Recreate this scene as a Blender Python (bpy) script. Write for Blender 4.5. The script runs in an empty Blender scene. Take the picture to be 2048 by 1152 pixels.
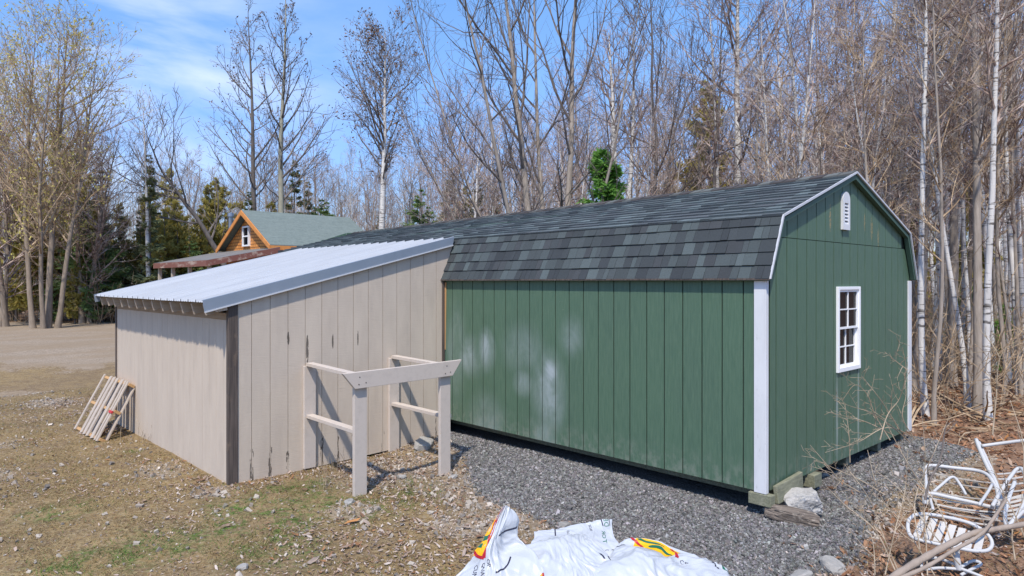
import bpy, math, random
import numpy as np
from mathutils import Vector, noise as mnoise
R = math.radians
sc = bpy.context.scene
col = sc.collection
# ------------------------------------------------------------------ camera, sky, sun, exposure
YAW = R(43.25); FPX = 1386.1; HY = 563.3
CAM = np.array([-5.597, -2.813, 1.791])
cd = bpy.data.cameras.new("camera"); cam = bpy.data.objects.new("camera", cd); col.objects.link(cam)
cd.sensor_width = 36; cd.lens = FPX/2048*36; cd.shift_y = (HY-576)/2048; cd.clip_start = .05; cd.clip_end = 3000
cam.location = CAM; cam.rotation_euler = (R(90), 0, -YAW)
sc.camera = cam
SUNDIR = Vector((.54, .40, -1.0)).normalized()
w = bpy.data.worlds.new("World"); sc.world = w; w.use_nodes = True
nt = w.node_tree; nt.nodes.clear()
def N(t, typ, **k):
    n = t.nodes.new(typ)
    for a, b in k.items(): setattr(n, a, b)
    return n
out = N(nt, 'ShaderNodeOutputWorld'); bg = N(nt, 'ShaderNodeBackground'); sky = N(nt, 'ShaderNodeTexSky', sky_type='NISHITA')
sky.sun_disc = False; sky.sun_elevation = math.asin(-SUNDIR.z); sky.sun_rotation = math.atan2(-SUNDIR.x, -SUNDIR.y) % (2*math.pi)
sky.altitude = 100; sky.air_density = 1.15; sky.dust_density = .35; sky.ozone_density = 2.6
bg.inputs[1].default_value = .15
tc = N(nt, 'ShaderNodeTexCoord')
mp = N(nt, 'ShaderNodeMapping'); mp.inputs['Rotation'].default_value = (0, R(18), R(-35)); mp.inputs['Scale'].default_value = (1.1, 3.2, 5.5)
nz = N(nt, 'ShaderNodeTexNoise'); nz.inputs['Scale'].default_value = 1.25; nz.inputs['Detail'].default_value = 9; nz.inputs['Roughness'].default_value = .56; nz.inputs['Distortion'].default_value = .5
rp = N(nt, 'ShaderNodeMapRange'); rp.inputs[1].default_value = .38; rp.inputs[2].default_value = .66; rp.inputs[4].default_value = .9
mx = N(nt, 'ShaderNodeMix', data_type='RGBA'); mx.inputs[7].default_value = (5.6, 6.0, 6.9, 1)
L = nt.links.new
L(tc.outputs['Generated'], mp.inputs[0]); L(mp.outputs[0], nz.inputs['Vector']); L(nz.outputs['Fac'], rp.inputs[0])
# clouds gather towards one side of the sky (a direction in the world)
dp = N(nt, 'ShaderNodeVectorMath', operation='DOT_PRODUCT'); dp.inputs[1].default_value = (.17, .92, .35)
L(tc.outputs['Generated'], dp.inputs[0])
r2 = N(nt, 'ShaderNodeMapRange'); r2.inputs[1].default_value = .925; r2.inputs[2].default_value = .995
L(dp.outputs['Value'], r2.inputs[0])
mu = N(nt, 'ShaderNodeMath', operation='MULTIPLY'); L(rp.outputs[0], mu.inputs[0]); L(r2.outputs[0], mu.inputs[1])
hs = N(nt, 'ShaderNodeHueSaturation'); hs.inputs['Saturation'].default_value = 1.2; hs.inputs['Value'].default_value = 1.2
sep = N(nt, 'ShaderNodeSeparateXYZ'); L(tc.outputs['Generated'], sep.inputs[0])
cr_ = N(nt, 'ShaderNodeValToRGB'); L(sep.outputs[2], cr_.inputs[0]); el = cr_.color_ramp.elements
el[0].position = 0; el[0].color = (.36, .40, .58, 1); el[1].position = .42; el[1].color = (1, .97, 1, 1)
for p_, c_ in ((.08, (.50, .53, .70)), (.18, (.68, .67, .82)), (.28, (.86, .82, .90))): e_ = el.new(p_); e_.color = (*c_, 1)
tm_ = N(nt, 'ShaderNodeMix', data_type='RGBA', blend_type='MULTIPLY'); tm_.inputs[0].default_value = 1; L(sky.outputs[0], tm_.inputs[6]); L(cr_.outputs[0], tm_.inputs[7])
L(tm_.outputs[2], hs.inputs['Color']); L(mu.outputs[0], mx.inputs[0]); L(hs.outputs[0], mx.inputs[6]); L(mx.outputs[2], bg.inputs[0]); L(bg.outputs[0], out.inputs[0])
sl = bpy.data.lights.new("sun", 'SUN'); sl.energy = 3.7; sl.angle = R(1.8); sl.color = (1, .92, .82)
so = bpy.data.objects.new("sun", sl); col.objects.link(so); so.rotation_mode = 'QUATERNION'; so.rotation_quaternion = SUNDIR.to_track_quat('-Z', 'Y')
sc.view_settings.view_transform = 'Standard'; sc.view_settings.look = 'None'; sc.view_settings.gamma = 1; sc.view_settings.exposure = .45
# ------------------------------------------------------------------ coordinate helpers (scene metres; x along the gable, y along the long wall)
_ca, _sa = math.cos(YAW), math.sin(YAW)
def at(px, py, d):
    r = (px-1024)/FPX; v = -(py-HY)/FPX
    return CAM + d*np.array([r*_ca+_sa, -r*_sa+_ca, v])
def gp(px, d):
    p = at(px, HY, d); return p[0], p[1]
rng = np.random.default_rng(7); random.seed(7)
# ------------------------------------------------------------------ value noise
_T = np.random.default_rng(3).random((256, 256))
def vn(x, y):
    xi = np.floor(x).astype(int); yi = np.floor(y).astype(int); fx = x-xi; fy = y-yi
    fx = fx*fx*(3-2*fx); fy = fy*fy*(3-2*fy)
    a = _T[xi % 256, yi % 256]; b = _T[(xi+1) % 256, yi % 256]; c = _T[xi % 256, (yi+1) % 256]; d = _T[(xi+1) % 256, (yi+1) % 256]
    return (a*(1-fx)+b*fx)*(1-fy)+(c*(1-fx)+d*fx)*fy
def fbm(x, y, o=4):
    s = 0; a = .5; t = 0
    for i in range(o):
        s = s+a*vn(x*2**i+17*i, y*2**i+31*i); t += a; a *= .5
    return s/t
def sstep(a, b, x):
    t = np.clip((x-a)/(b-a), 0, 1); return t*t*(3-2*t)
def polydist(poly, x, y):
    """signed distance, positive inside"""
    x = np.asarray(x, float); y = np.asarray(y, float)
    d = np.full(x.shape, 1e9); ins = np.zeros(x.shape, bool); n = len(poly)
    for i in range(n):
        ax, ay = poly[i]; bx, by = poly[(i+1) % n]
        ex, ey = bx-ax, by-ay; t = np.clip(((x-ax)*ex+(y-ay)*ey)/(ex*ex+ey*ey), 0, 1)
        d = np.minimum(d, np.hypot(x-ax-t*ex, y-ay-t*ey))
        c = ((ay > y) != (by > y)) & (x < (bx-ax)*(y-ay)/(by-ay+1e-12)+ax); ins ^= c
    return np.where(ins, d, -d)
# ------------------------------------------------------------------ materials
def mat(name, base=(.5, .5, .5), rough=.7, attr=None, noise=None, bump=None, metal=0, spec=.4, build=None, trans=0, sub=None):
    """noise=(scale xyz, amount, color2) mixes towards color2; bump=(scale xyz, strength, distance)"""
    m = bpy.data.materials.new(name); m.use_nodes = True; t = m.node_tree
    b = t.nodes['Principled BSDF']; b.inputs['Roughness'].default_value = rough; b.inputs['Metallic'].default_value = metal
    b.inputs['Specular IOR Level'].default_value = spec
    L = t.links.new
    tc = N(t, 'ShaderNodeTexCoord')
    c = None
    if attr:
        a = N(t, 'ShaderNodeAttribute', attribute_name=attr); c = a.outputs['Color']
    else:
        rgb = N(t, 'ShaderNodeRGB'); rgb.outputs[0].default_value = (*base, 1); c = rgb.outputs[0]
    for ns in (noise or []):
        scale, lo, hi, c2, amt = ns
        mp = N(t, 'ShaderNodeMapping'); mp.inputs['Scale'].default_value = scale
        nz = N(t, 'ShaderNodeTexNoise'); nz.inputs['Scale'].default_value = 1; nz.inputs['Detail'].default_value = 6; nz.inputs['Roughness'].default_value = .6
        L(tc.outputs['Object'], mp.inputs[0]); L(mp.outputs[0], nz.inputs['Vector'])
        r = N(t, 'ShaderNodeMapRange'); r.inputs[1].default_value = lo; r.inputs[2].default_value = hi; r.inputs[4].default_value = amt
        L(nz.outputs['Fac'], r.inputs[0])
        mx = N(t, 'ShaderNodeMix', data_type='RGBA'); L(r.outputs[0], mx.inputs[0]); L(c, mx.inputs[6])
        if isinstance(c2, (int, float)):   # multiply
            mx.blend_type = 'MULTIPLY'; mx.inputs[7].default_value = (c2, c2, c2, 1)
        else: mx.inputs[7].default_value = (*c2, 1)
        c = mx.outputs[2]
    if build: c = build(t, tc, c, b) or c
    L(c, b.inputs['Base Color'])
    if bump:
        prev = None
        for scale, st, dist in bump:
            mp = N(t, 'ShaderNodeMapping'); mp.inputs['Scale'].default_value = scale
            nz = N(t, 'ShaderNodeTexNoise'); nz.inputs['Scale'].default_value = 1; nz.inputs['Detail'].default_value = 5
            L(tc.outputs['Object'], mp.inputs[0]); L(mp.outputs[0], nz.inputs['Vector'])
            bp = N(t, 'ShaderNodeBump'); bp.inputs['Strength'].default_value = st; bp.inputs['Distance'].default_value = dist
            L(nz.outputs['Fac'], bp.inputs['Height'])
            if prev: L(prev, bp.inputs['Normal'])
            prev = bp.outputs[0]
        L(prev, b.inputs['Normal'])
    if trans:   # thin leaf translucency
        tr = N(t, 'ShaderNodeBsdfTranslucent'); L(c, tr.inputs[0]); ms = N(t, 'ShaderNodeMixShader'); ms.inputs[0].default_value = trans
        o = t.nodes['Material Output']; L(b.outputs[0], ms.inputs[1]); L(tr.outputs[0], ms.inputs[2]); L(ms.outputs[0], o.inputs[0])
    return m
def nmask(t, tc, scale, lo, hi, det=5, dist=0, src='Object'):
    L = t.links.new
    mp = N(t, 'ShaderNodeMapping'); mp.inputs['Scale'].default_value = scale
    nz = N(t, 'ShaderNodeTexNoise'); nz.inputs['Scale'].default_value = 1; nz.inputs['Detail'].default_value = det; nz.inputs['Roughness'].default_value = .62; nz.inputs['Distortion'].default_value = dist
    L(tc.outputs[src], mp.inputs[0]); L(mp.outputs[0], nz.inputs['Vector'])
    r = N(t, 'ShaderNodeMapRange', interpolation_type='SMOOTHSTEP'); r.inputs[1].default_value = lo; r.inputs[2].default_value = hi
    L(nz.outputs['Fac'], r.inputs[0]); return r.outputs[0]
def mth(t, op, a, b=None, c=None):
    n = N(t, 'ShaderNodeMath', operation=op)
    for i, v in enumerate((a, b, c)):
        if v is None: continue
        if isinstance(v, (int, float)): n.inputs[i].default_value = v
        else: t.links.new(v, n.inputs[i])
    return n.outputs[0]
def mixc(t, f, a, b):
    mx = N(t, 'ShaderNodeMix', data_type='RGBA')
    for i, v in ((0, f), (6, a), (7, b)):
        if isinstance(v, tuple): mx.inputs[i].default_value = (*v, 1)
        elif isinstance(v, (int, float)): mx.inputs[i].default_value = v
        else: t.links.new(v, mx.inputs[i])
    return mx.outputs[2]
def blob(t, tc, c, rad):
    """1 at point c (object space), fading to 0 at rad (xyz radii)"""
    v = N(t, 'ShaderNodeVectorMath', operation='SUBTRACT'); t.links.new(tc.outputs['Object'], v.inputs[0]); v.inputs[1].default_value = c
    d = N(t, 'ShaderNodeVectorMath', operation='DIVIDE'); t.links.new(v.outputs[0], d.inputs[0]); d.inputs[1].default_value = rad
    l = N(t, 'ShaderNodeVectorMath', operation='LENGTH'); t.links.new(d.outputs[0], l.inputs[0])
    r = N(t, 'ShaderNodeMapRange', interpolation_type='SMOOTHSTEP'); r.inputs[1].default_value = 1; r.inputs[2].default_value = .1
    t.links.new(l.outputs['Value'], r.inputs[0]); return r.outputs[0]
# ------------------------------------------------------------------ object helpers
def tag(o, label=None, cat=None, group=None, kind=None):
    if label: o['label'] = label
    if cat: o['category'] = cat
    if group: o['group'] = group
    if kind: o['kind'] = kind
    return o
def thing(name, label, cat, loc=(0, 0, 0), group=None, rz=0):
    o = bpy.data.objects.new(name, None); col.objects.link(o); o.location = loc; o.rotation_euler = (0, 0, rz); o.empty_display_size = .2
    return tag(o, label, cat, group)
def npmesh(name, V, F, m, parent=None, C=None, smooth=False, mi=None):
    """V (n,3); F list of int arrays (k,nv); C per-vertex colour (n,3)"""
    V = np.asarray(V, float)
    if parent is not None: V = V-np.array(parent.location)
    me = bpy.data.meshes.new(name)
    if not isinstance(F, list): F = [F]
    F = [f for f in F if len(f)]
    nl = sum(f.size for f in F); npol = sum(len(f) for f in F)
    me.vertices.add(len(V)); me.vertices.foreach_set('co', V.astype(np.float32).ravel())
    me.loops.add(nl); me.loops.foreach_set('vertex_index', np.concatenate([f.ravel() for f in F]).astype(np.int32))
    me.polygons.add(npol); tot = np.concatenate([np.full(len(f), f.shape[1]) for f in F]); st = np.concatenate([[0], np.cumsum(tot)[:-1]])
    me.polygons.foreach_set('loop_start', st.astype(np.int32)); me.polygons.foreach_set('loop_total', tot.astype(np.int32))
    me.polygons.foreach_set('use_smooth', np.full(npol, bool(smooth)))
    if mi is not None: me.polygons.foreach_set('material_index', np.asarray(mi, np.int32))
    me.update(calc_edges=True)
    if C is not None:
        a = me.color_attributes.new('col', 'FLOAT_COLOR', 'POINT'); C4 = np.ones((len(V), 4), np.float32); C4[:, :3] = C; a.data.foreach_set('color', C4.ravel())
    for mm in (m if isinstance(m, (list, tuple)) else [m]): me.materials.append(mm)
    o = bpy.data.objects.new(name, me); col.objects.link(o)
    if parent is not None: o.parent = parent
    return o
class MB:
    def __init__(s): s.v = []; s.f = {}; s.c = []; s.n = 0
    def add(s, V, F, c=(1, 1, 1)):
        V = np.asarray(V, float).reshape(-1, 3)
        for f in F: s.f.setdefault(len(f), []).append([i+s.n for i in f])
        s.v.append(V); s.c.append(np.tile(np.asarray(c, float), (len(V), 1)) if np.ndim(c) == 1 else np.asarray(c)); s.n += len(V)
    def hexa(s, P, c=(1, 1, 1)):   # P: bottom 4 ccw, top 4 ccw
        s.add(P, [(3, 2, 1, 0), (4, 5, 6, 7), (0, 1, 5, 4), (1, 2, 6, 5), (2, 3, 7, 6), (3, 0, 4, 7)], c)
    def box(s, a, b, c=(1, 1, 1)):
        x0, y0, z0 = np.minimum(a, b); x1, y1, z1 = np.maximum(a, b)
        s.hexa([(x0, y0, z0), (x1, y0, z0), (x1, y1, z0), (x0, y1, z0), (x0, y0, z1), (x1, y0, z1), (x1, y1, z1), (x0, y1, z1)], c)
    def bar(s, p, q, w, h, up=(0, 0, 1), c=(1, 1, 1)):   # bar from p to q, width w across, height h along up
        p = np.array(p, float); q = np.array(q, float); d = q-p; d /= np.linalg.norm(d); up = np.array(up, float)
        sd = np.cross(d, up); sd /= np.linalg.norm(sd); up = np.cross(sd, d); a = sd*w/2; b = up*h/2
        s.hexa([p-a-b, p+a-b, q+a-b, q-a-b, p-a+b, p+a+b, q+a+b, q-a+b], c)
    def tube(s, P, r, k=8, c=(1, 1, 1), cap=True):
        P = np.asarray(P, float); n = len(P); r = np.broadcast_to(r, (n,)); T = np.gradient(P, axis=0); T /= np.linalg.norm(T, axis=1)[:, None]+1e-9
        ref = np.array([0, 0, 1.]) if abs(T[:, 2]).mean() < .8 else np.array([1., 0, 0])
        A = np.cross(T, ref); A /= np.linalg.norm(A, axis=1)[:, None]+1e-9; B = np.cross(T, A)
        th = np.arange(k)*2*math.pi/k
        V = P[:, None]+r[:, None, None]*(A[:, None]*np.cos(th)[None, :, None]+B[:, None]*np.sin(th)[None, :, None])
        F = [(i*k+j, i*k+(j+1) % k, (i+1)*k+(j+1) % k, (i+1)*k+j) for i in range(n-1) for j in range(k)]
        if cap: F += [tuple(range(k-1, -1, -1)), tuple((n-1)*k+j for j in range(k))]
        s.add(V.reshape(-1, 3), F, c)
    def prism(s, poly, a, b, ax, c=(1, 1, 1)):   # poly in the two other axes (ccw), extruded along axis ax from a to b
        n = len(poly); V = []
        for t in (a, b):
            for (u, v) in poly: V.append({0: (t, u, v), 1: (u, t, v), 2: (u, v, t)}[ax])
        s.add(V, [tuple(range(n-1, -1, -1)), tuple(range(n, 2*n))]+[(i, (i+1) % n, n+(i+1) % n, n+i) for i in range(n)], c)
    def build(s, name, m, parent=None, smooth=False, bevel=0, tone=True):
        V = np.concatenate(s.v); C = np.concatenate(s.c)
        o = npmesh(name, V, [np.array(f) for f in s.f.values()], m, parent, C, smooth)
        if bevel:
            b = o.modifiers.new('bevel', 'BEVEL'); b.width = bevel; b.segments = 2; b.limit_method = 'ANGLE'
        return o
def smoothpath(P, n=8):
    P = np.asarray(P, float); Q = np.vstack([2*P[0]-P[1], P, 2*P[-1]-P[-2]]); o = []
    for i in range(1, len(Q)-2):
        for t in np.linspace(0, 1, n, endpoint=False):
            a, b, c, d = Q[i-1:i+3]; o.append(.5*((2*b)+(-a+c)*t+(2*a-5*b+4*c-d)*t*t+(-a+3*b-3*c+d)*t**3))
    o.append(P[-1]); return np.array(o)
# ------------------------------------------------------------------ ground
GW = 3.66; YL = 4.437; SL = 9.75; XA, YB = -2.803, 8.779
GRAV = [(.3, 5.2), (-.20, 4.35), (-.42, 3.5), (-.95, 2.6), (-1.18, 2.05), (-1.3, 1.35), (-1.2, .7), (-1.16, .25), (-1.22, -.3), (-.95, -.64), (-.28, -.76), (.5, -.60), (1.1, -.52), (2.0, -.56), (3.1, -.60), (4.1, -.62), (4.6, -.2), (4.3, 1.5), (4.0, 5)]
def hgt(x, y):
    x = np.asarray(x, float); y = np.asarray(y, float)
    dx = np.maximum(np.maximum(-x, x-GW), 0); dy = np.maximum(np.maximum(-y, y-SL), 0); d = np.hypot(dx, dy)
    pad = .15*(1-sstep(0, 1.15, d))*(.75+.45*np.clip(x/3.66, 0, 1)*(y < 3))
    h = -.315+pad+.05*(fbm(x*.35+9, y*.35)-.5)+.018*(fbm(x*2.1, y*2.1)-.5)
    h = h+.022*np.clip(x-4.5, 0, 60)*sstep(3, 9, x)            # forest floor climbs gently to the east
    h = h+.25*(fbm(x*.12, y*.12+5)-.5)*sstep(6, 20, np.hypot(x, y-2))
    return h
def h1(x, y): return float(hgt(np.array([x]), np.array([y]))[0])
def zones(x, y):
    """weights: dark gravel, forest leaves, drive gravel, green grass, pebbles"""
    n = fbm(x*1.3+3, y*1.3); n2 = fbm(x*4+40, y*4)
    wob = (n-.5)*.9+(n2-.5)*.35
    dg = polydist(GRAV, x, y)
    grav = sstep(-.14, .16, dg+wob*.38)
    # forest: right of a line
    fl = np.maximum(x-3.9+.0*y, np.minimum(-.68-y, x+.7))
    fl = np.maximum(fl, np.where(y > 9, x-1.0-(y-9)*.27, -9))
    edge = np.where(y > 15, 38-y*1.0+x*.25, -50.)
    tree = -(36.5-(_sa*(x-CAM[0])+_ca*(y-CAM[1])))          # far tree line across the drive
    forest = sstep(-.35, .4, np.maximum(fl, tree*.6)+wob)*(1-grav)
    dep = _sa*(x-CAM[0])+_ca*(y-CAM[1])
    drive = sstep(15.5, 19, dep+wob*5)*(1-forest)
    patch = np.zeros_like(x)
    for (cx, cy, rx, ry) in ((-3.2, 11.6, .55, .75), (-4.35, 8.3, .5, .6), (-4.6, 6.6, .4, .5), (-2.62, 5.75, .0, .0), (-3.15, 5.6, .28, .55), (-1.9, 1.9, .5, .55), (-2.35, 2.75, .3, .35), (-3.6, 13.5, 1.0, 1.1), (-3.0, 4.3, .2, .25)):
        if rx: patch = np.maximum(patch, sstep(1.3, .2, np.hypot((x-cx)/rx, (y-cy)/ry)+wob*1.6)*.75)
    drive = np.maximum(drive, patch*.9*(1-grav))
    green = np.zeros_like(x)
    for (cx, cy, r) in ((-2.75, 3.1, .75), (-2.95, 3.6, .5), (-2.1, 2.8, .5), (-3.2, 2.4, .5), (-1.5, 3.0, .45), (-3.9, 3.1, .5), (-4.3, 4.6, .3), (-2.4, 3.7, .5), (-3.1, 6.7, .14), (-4.45, 3.2, .35)):
        green = np.maximum(green, sstep(1.3, .3, np.hypot(x-cx, y-cy)/r+wob*1.2))
    peb = sstep(-.75, -.1, dg+wob*.5)*(1-grav)*(1-forest)
    peb = np.maximum(peb, sstep(1.2, .4, np.hypot((x+1.2)/.9, (y-3.6)/.8)+wob*.6)*(1-grav)*.8)
    return grav, forest, drive, green*(1-grav), peb
def lines(c, fine, lo, hi, span, g=1.12):
    a = list(np.arange(lo, hi, fine)); s = fine; x = hi
    while x < c+span: s *= g; a.append(x); x += s
    s = fine; x = lo-fine
    while x > c-span: a.insert(0, x); s *= g; x -= s
    return np.array(a)
gx = lines(0, .09, -7, 6.5, 420); gy = lines(0, .09, -4.5, 13, 420)
X, Y = np.meshgrid(gx, gy, indexing='ij'); Z = hgt(X, Y)
Z = Z+np.where((np.abs(X) < 12) & (Y < 16), .012*(fbm(X*9, Y*9, 3)-.5), 0)
nx, ny = X.shape; idx = np.arange(nx*ny).reshape(nx, ny)
FQ = np.stack([idx[:-1, :-1], idx[1:, :-1], idx[1:, 1:], idx[:-1, 1:]], -1).reshape(-1, 4)
zg, zf, zd, zgr, zp = zones(X.ravel(), Y.ravel())
def ground_build(t, tc, c, b):
    L = t.links.new
    a = N(t, 'ShaderNodeAttribute', attribute_name='col'); s = N(t, 'ShaderNodeSeparateColor'); L(a.outputs['Color'], s.inputs[0])
    a2 = N(t, 'ShaderNodeAttribute', attribute_name='zone2'); s2 = N(t, 'ShaderNodeSeparateColor'); L(a2.outputs['Color'], s2.inputs[0])
    fine = nmask(t, tc, (22, 22, 22), .3, .7, 6); mid = nmask(t, tc, (4, 4, 4), .35, .65, 6); big = nmask(t, tc, (.8, .8, .8), .35, .65, 6)
    vf = nmask(t, tc, (75, 75, 75), .3, .72, 4); sp = nmask(t, tc, (42, 42, 42), .60, .68, 3)
    grass = mixc(t, mid, (.25, .165, .07), (.13, .078, .04)); grass = mixc(t, mth(t, 'MULTIPLY', fine, .8), grass, (.33, .26, .14)); grass = mixc(t, mth(t, 'MULTIPLY', nmask(t, tc, (34, 34, 34), .5, .68, 4), .75), grass, (.085, .062, .038)); grass = mixc(t, mth(t, 'MULTIPLY', big, .35), grass, (.15, .105, .075))
    grass = mixc(t, mth(t, 'MULTIPLY', sp, .45), grass, (.45, .40, .35))
    green = mixc(t, fine, (.04, .08, .015), (.11, .18, .035))
    drive = mixc(t, fine, (.20, .155, .11), (.40, .33, .25)); drive = mixc(t, mth(t, 'MULTIPLY', nmask(t, tc, (.35, .9, .5), .4, .6, 5), .75), drive, (.27, .205, .135)); drive = mixc(t, mth(t, 'MULTIPLY', mid, .3), drive, (.2, .155, .105))
    leaf = mixc(t, fine, (.10, .055, .035), (.30, .18, .11)); leaf = mixc(t, mth(t, 'MULTIPLY', vf, .5), leaf, (.38, .26, .18)); leaf = mixc(t, mth(t, 'MULTIPLY', mid, .45), leaf, (.12, .07, .045))
    gr = mixc(t, vf, (.07, .067, .063), (.22, .21, .20))
    peb = mixc(t, fine, (.14, .105, .075), (.33, .275, .22))
    cc = mixc(t, mth(t, 'MULTIPLY', s2.outputs[0], mth(t, 'MULTIPLY', mth(t, 'MULTIPLY', mid, nmask(t, tc, (13, 13, 13), .4, .6, 5)), .95)), grass, green)
    def edge(w): return nmaskmix(w)
    def nmaskmix(wt):
        e = mth(t, 'ADD', wt, mth(t, 'MULTIPLY', mth(t, 'SUBTRACT', fine, .5), .45))
        r = N(t, 'ShaderNodeMapRange', interpolation_type='SMOOTHSTEP'); r.inputs[1].default_value = .3; r.inputs[2].default_value = .7; L(e, r.inputs[0]); return r.outputs[0]
    cc = mixc(t, mth(t, 'MULTIPLY', s2.outputs[1], .75), cc, peb)
    cc = mixc(t, edge(s.outputs[2]), cc, drive); cc = mixc(t, edge(s.outputs[1]), cc, leaf); cc = mixc(t, edge(s.outputs[0]), cc, gr)
    return cc
M = {}
M['ground'] = mat('ground', rough=.95, spec=.15, build=ground_build, bump=[((26, 26, 26), .9, .02), ((90, 90, 90), .6, .008)])
g = npmesh('ground', np.stack([X.ravel(), Y.ravel(), Z.ravel()], 1), FQ, M['ground'], None, np.stack([zg, zf, zd], 1), True)
a = g.data.color_attributes.new('zone2', 'FLOAT_COLOR', 'POINT'); C4 = np.zeros((nx*ny, 4), np.float32); C4[:, 0] = zgr; C4[:, 1] = zp; a.data.foreach_set('color', C4.ravel())
tag(g, kind='structure')
# ------------------------------------------------------------------ building materials
def siding_green(t, tc, c, b):
    stain = None
    for (cy, cz, ry, rz, s) in ((3.95, .85, .45, .35, .45), (3.60, .95, .22, .34, .85), (2.95, .62, .22, .22, .6), (2.55, .55, .35, .62, .65), (2.52, .78, .17, .24, .9), (2.62, .05, .28, .45, .4), (2.95, 1.0, .5, .4, .3), (3.6, .0, .5, .55, .35), (2.2, 1.2, .25, .3, .3), (4.2, .9, .3, .9, .3)):
        e = mth(t, 'MULTIPLY', blob(t, tc, (0, cy, cz), (.3, ry, rz)), s); stain = e if stain is None else mth(t, 'MAXIMUM', stain, e)
    n = nmask(t, tc, (5, 5, 2.5), .25, .8, 6, .6)
    n = mth(t, 'MULTIPLY', mth(t, 'ADD', n, .25), stain)
    c = mixc(t, mth(t, 'MINIMUM', mth(t, 'MULTIPLY', n, .85), .75), c, (.42, .47, .50))
    st = None   # pale run-off streaks under the gable window
    for x in (1.50, 2.05):
        e = blob(t, tc, (x, 0, .45), (.035, .3, .75)); st = e if st is None else mth(t, 'MAXIMUM', st, e)
    c = mixc(t, mth(t, 'MULTIPLY', mth(t, 'MULTIPLY', st, nmask(t, tc, (40, 40, 3), .2, .6)), .55), c, (.45, .5, .47))
    ch = None   # flaked ochre spots beside the vent
    for (x, z, rx, rz) in ((1.33, 2.42, .035, .22), (2.22, 2.42, .03, .15), (2.42, 2.36, .05, .2), (2.62, 2.28, .04, .16)):
        e = blob(t, tc, (x, 0, z), (rx, .3, rz)); ch = e if ch is None else mth(t, 'MAXIMUM', ch, e)
    k = mth(t, 'GREATER_THAN', mth(t, 'MULTIPLY', ch, nmask(t, tc, (110, 110, 60), .45, .6, 4)), .3)
    c = mixc(t, mth(t, 'MULTIPLY', k, .8), c, (.38, .26, .11))
    zz = N(t, 'ShaderNodeSeparateXYZ'); t.links.new(tc.outputs['Object'], zz.inputs[0]); sp = N(t, 'ShaderNodeMapRange'); sp.inputs[1].default_value = .28; sp.inputs[2].default_value = .0; t.links.new(zz.outputs[2], sp.inputs[0])
    c = mixc(t, mth(t, 'MULTIPLY', mth(t, 'MULTIPLY', sp.outputs[0], nmask(t, tc, (14, 14, 9), .4, .7, 5)), .5), c, (.26, .27, .23))
    k2 = mth(t, 'MULTIPLY', nmask(t, tc, (150, 150, 24), .70, .73, 3), nmask(t, tc, (1.4, 1.4, 1), .56, .64, 3))
    c = mixc(t, mth(t, 'MULTIPLY', k2, .6), c, (.4, .42, .36))
    return c
M['green'] = mat('green_siding', (.066, .128, .080), .55, noise=[((2.2, 2.2, .9), .3, .75, (.056, .098, .074), .5), ((60, 60, 5), .35, .7, (.098, .162, .106), .75)],
                 bump=[((160, 160, 9), .35, .004), ((40, 40, 22), .3, .004)], build=siding_green)
M['greendark'] = mat('green_soffit', (.05, .10, .072), .6, bump=[((30, 30, 30), .2, .004)])
M['groove'] = mat('groove_shade', (.012, .022, .016), .9)  # shade of the siding grooves painted as a near-black core colour
M['white'] = mat('white_trim', (.64, .65, .665), .5, noise=[((6, 6, 1.5), .4, .75, .78, .8), ((40, 40, 14), .62, .72, .55, .5)], bump=[((90, 90, 8), .35, .003)])
M['vinyl'] = mat('white_vinyl', (.80, .81, .82), .35)
def siding_beige(t, tc, c, b):
    L = t.links.new
    # peeled dark strips near the ground and a few higher up
    z = N(t, 'ShaderNodeSeparateXYZ'); L(tc.outputs['Object'], z.inputs[0])
    low = N(t, 'ShaderNodeMapRange'); low.inputs[1].default_value = .46; low.inputs[2].default_value = .0; L(z.outputs[2], low.inputs[0])
    fr_ = mth(t, 'FRACT', mth(t, 'ADD', mth(t, 'DIVIDE', mth(t, 'SUBTRACT', z.outputs[0], XA+.233+1.4), .2033), 50.5))
    joint = N(t, 'ShaderNodeMapRange'); joint.inputs[1].default_value = .16; joint.inputs[2].default_value = .02; L(mth(t, 'ABSOLUTE', mth(t, 'SUBTRACT', fr_, .5)), joint.inputs[0])
    pe = mth(t, 'GREATER_THAN', mth(t, 'MULTIPLY', joint.outputs[0], nmask(t, tc, (60, 3, 9), .42, .62, 5, .3)), .36)
    peel = mth(t, 'MULTIPLY', pe, mth(t, 'GREATER_THAN', mth(t, 'MULTIPLY', low.outputs[0], nmask(t, tc, (5, 3, 1.5), .38, .62, 3)), .24))
    front = mth(t, 'LESS_THAN', z.outputs[1], YL+.05-6.6)
    peel = mth(t, 'MULTIPLY', peel, front)
    hi = None
    for (x, zz, rx, rz) in ((-1.935, 1.03, .022, .22), (-2.16, 1.17, .02, .1), (-1.62, 1.1, .015, .12), (-1.29, 1.12, .012, .12)):
        e = blob(t, tc, (x+1.4, YL-6.6, zz+.32), (rx, .3, rz)); hi = e if hi is None else mth(t, 'MAXIMUM', hi, e)
    hi = mth(t, 'GREATER_THAN', mth(t, 'MULTIPLY', hi, nmask(t, tc, (60, 60, 18), .3, .55, 4)), .2)
    c = mixc(t, mth(t, 'MULTIPLY', mth(t, 'MAXIMUM', peel, hi), .88), c, (.075, .062, .05))
    dirt = mth(t, 'MULTIPLY', nmask(t, tc, (3.5, 3.5, .9), .5, .8, 6), .38)
    c = mixc(t, dirt, c, (.34, .29, .24))
    scr = mth(t, 'MULTIPLY', nmask(t, tc, (5, 5, 120), .64, .72, 3), nmask(t, tc, (3, 3, 1.6), .5, .7, 3))
    c = mixc(t, mth(t, 'MULTIPLY', scr, .5), c, (.25, .21, .17))
    return c
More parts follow.
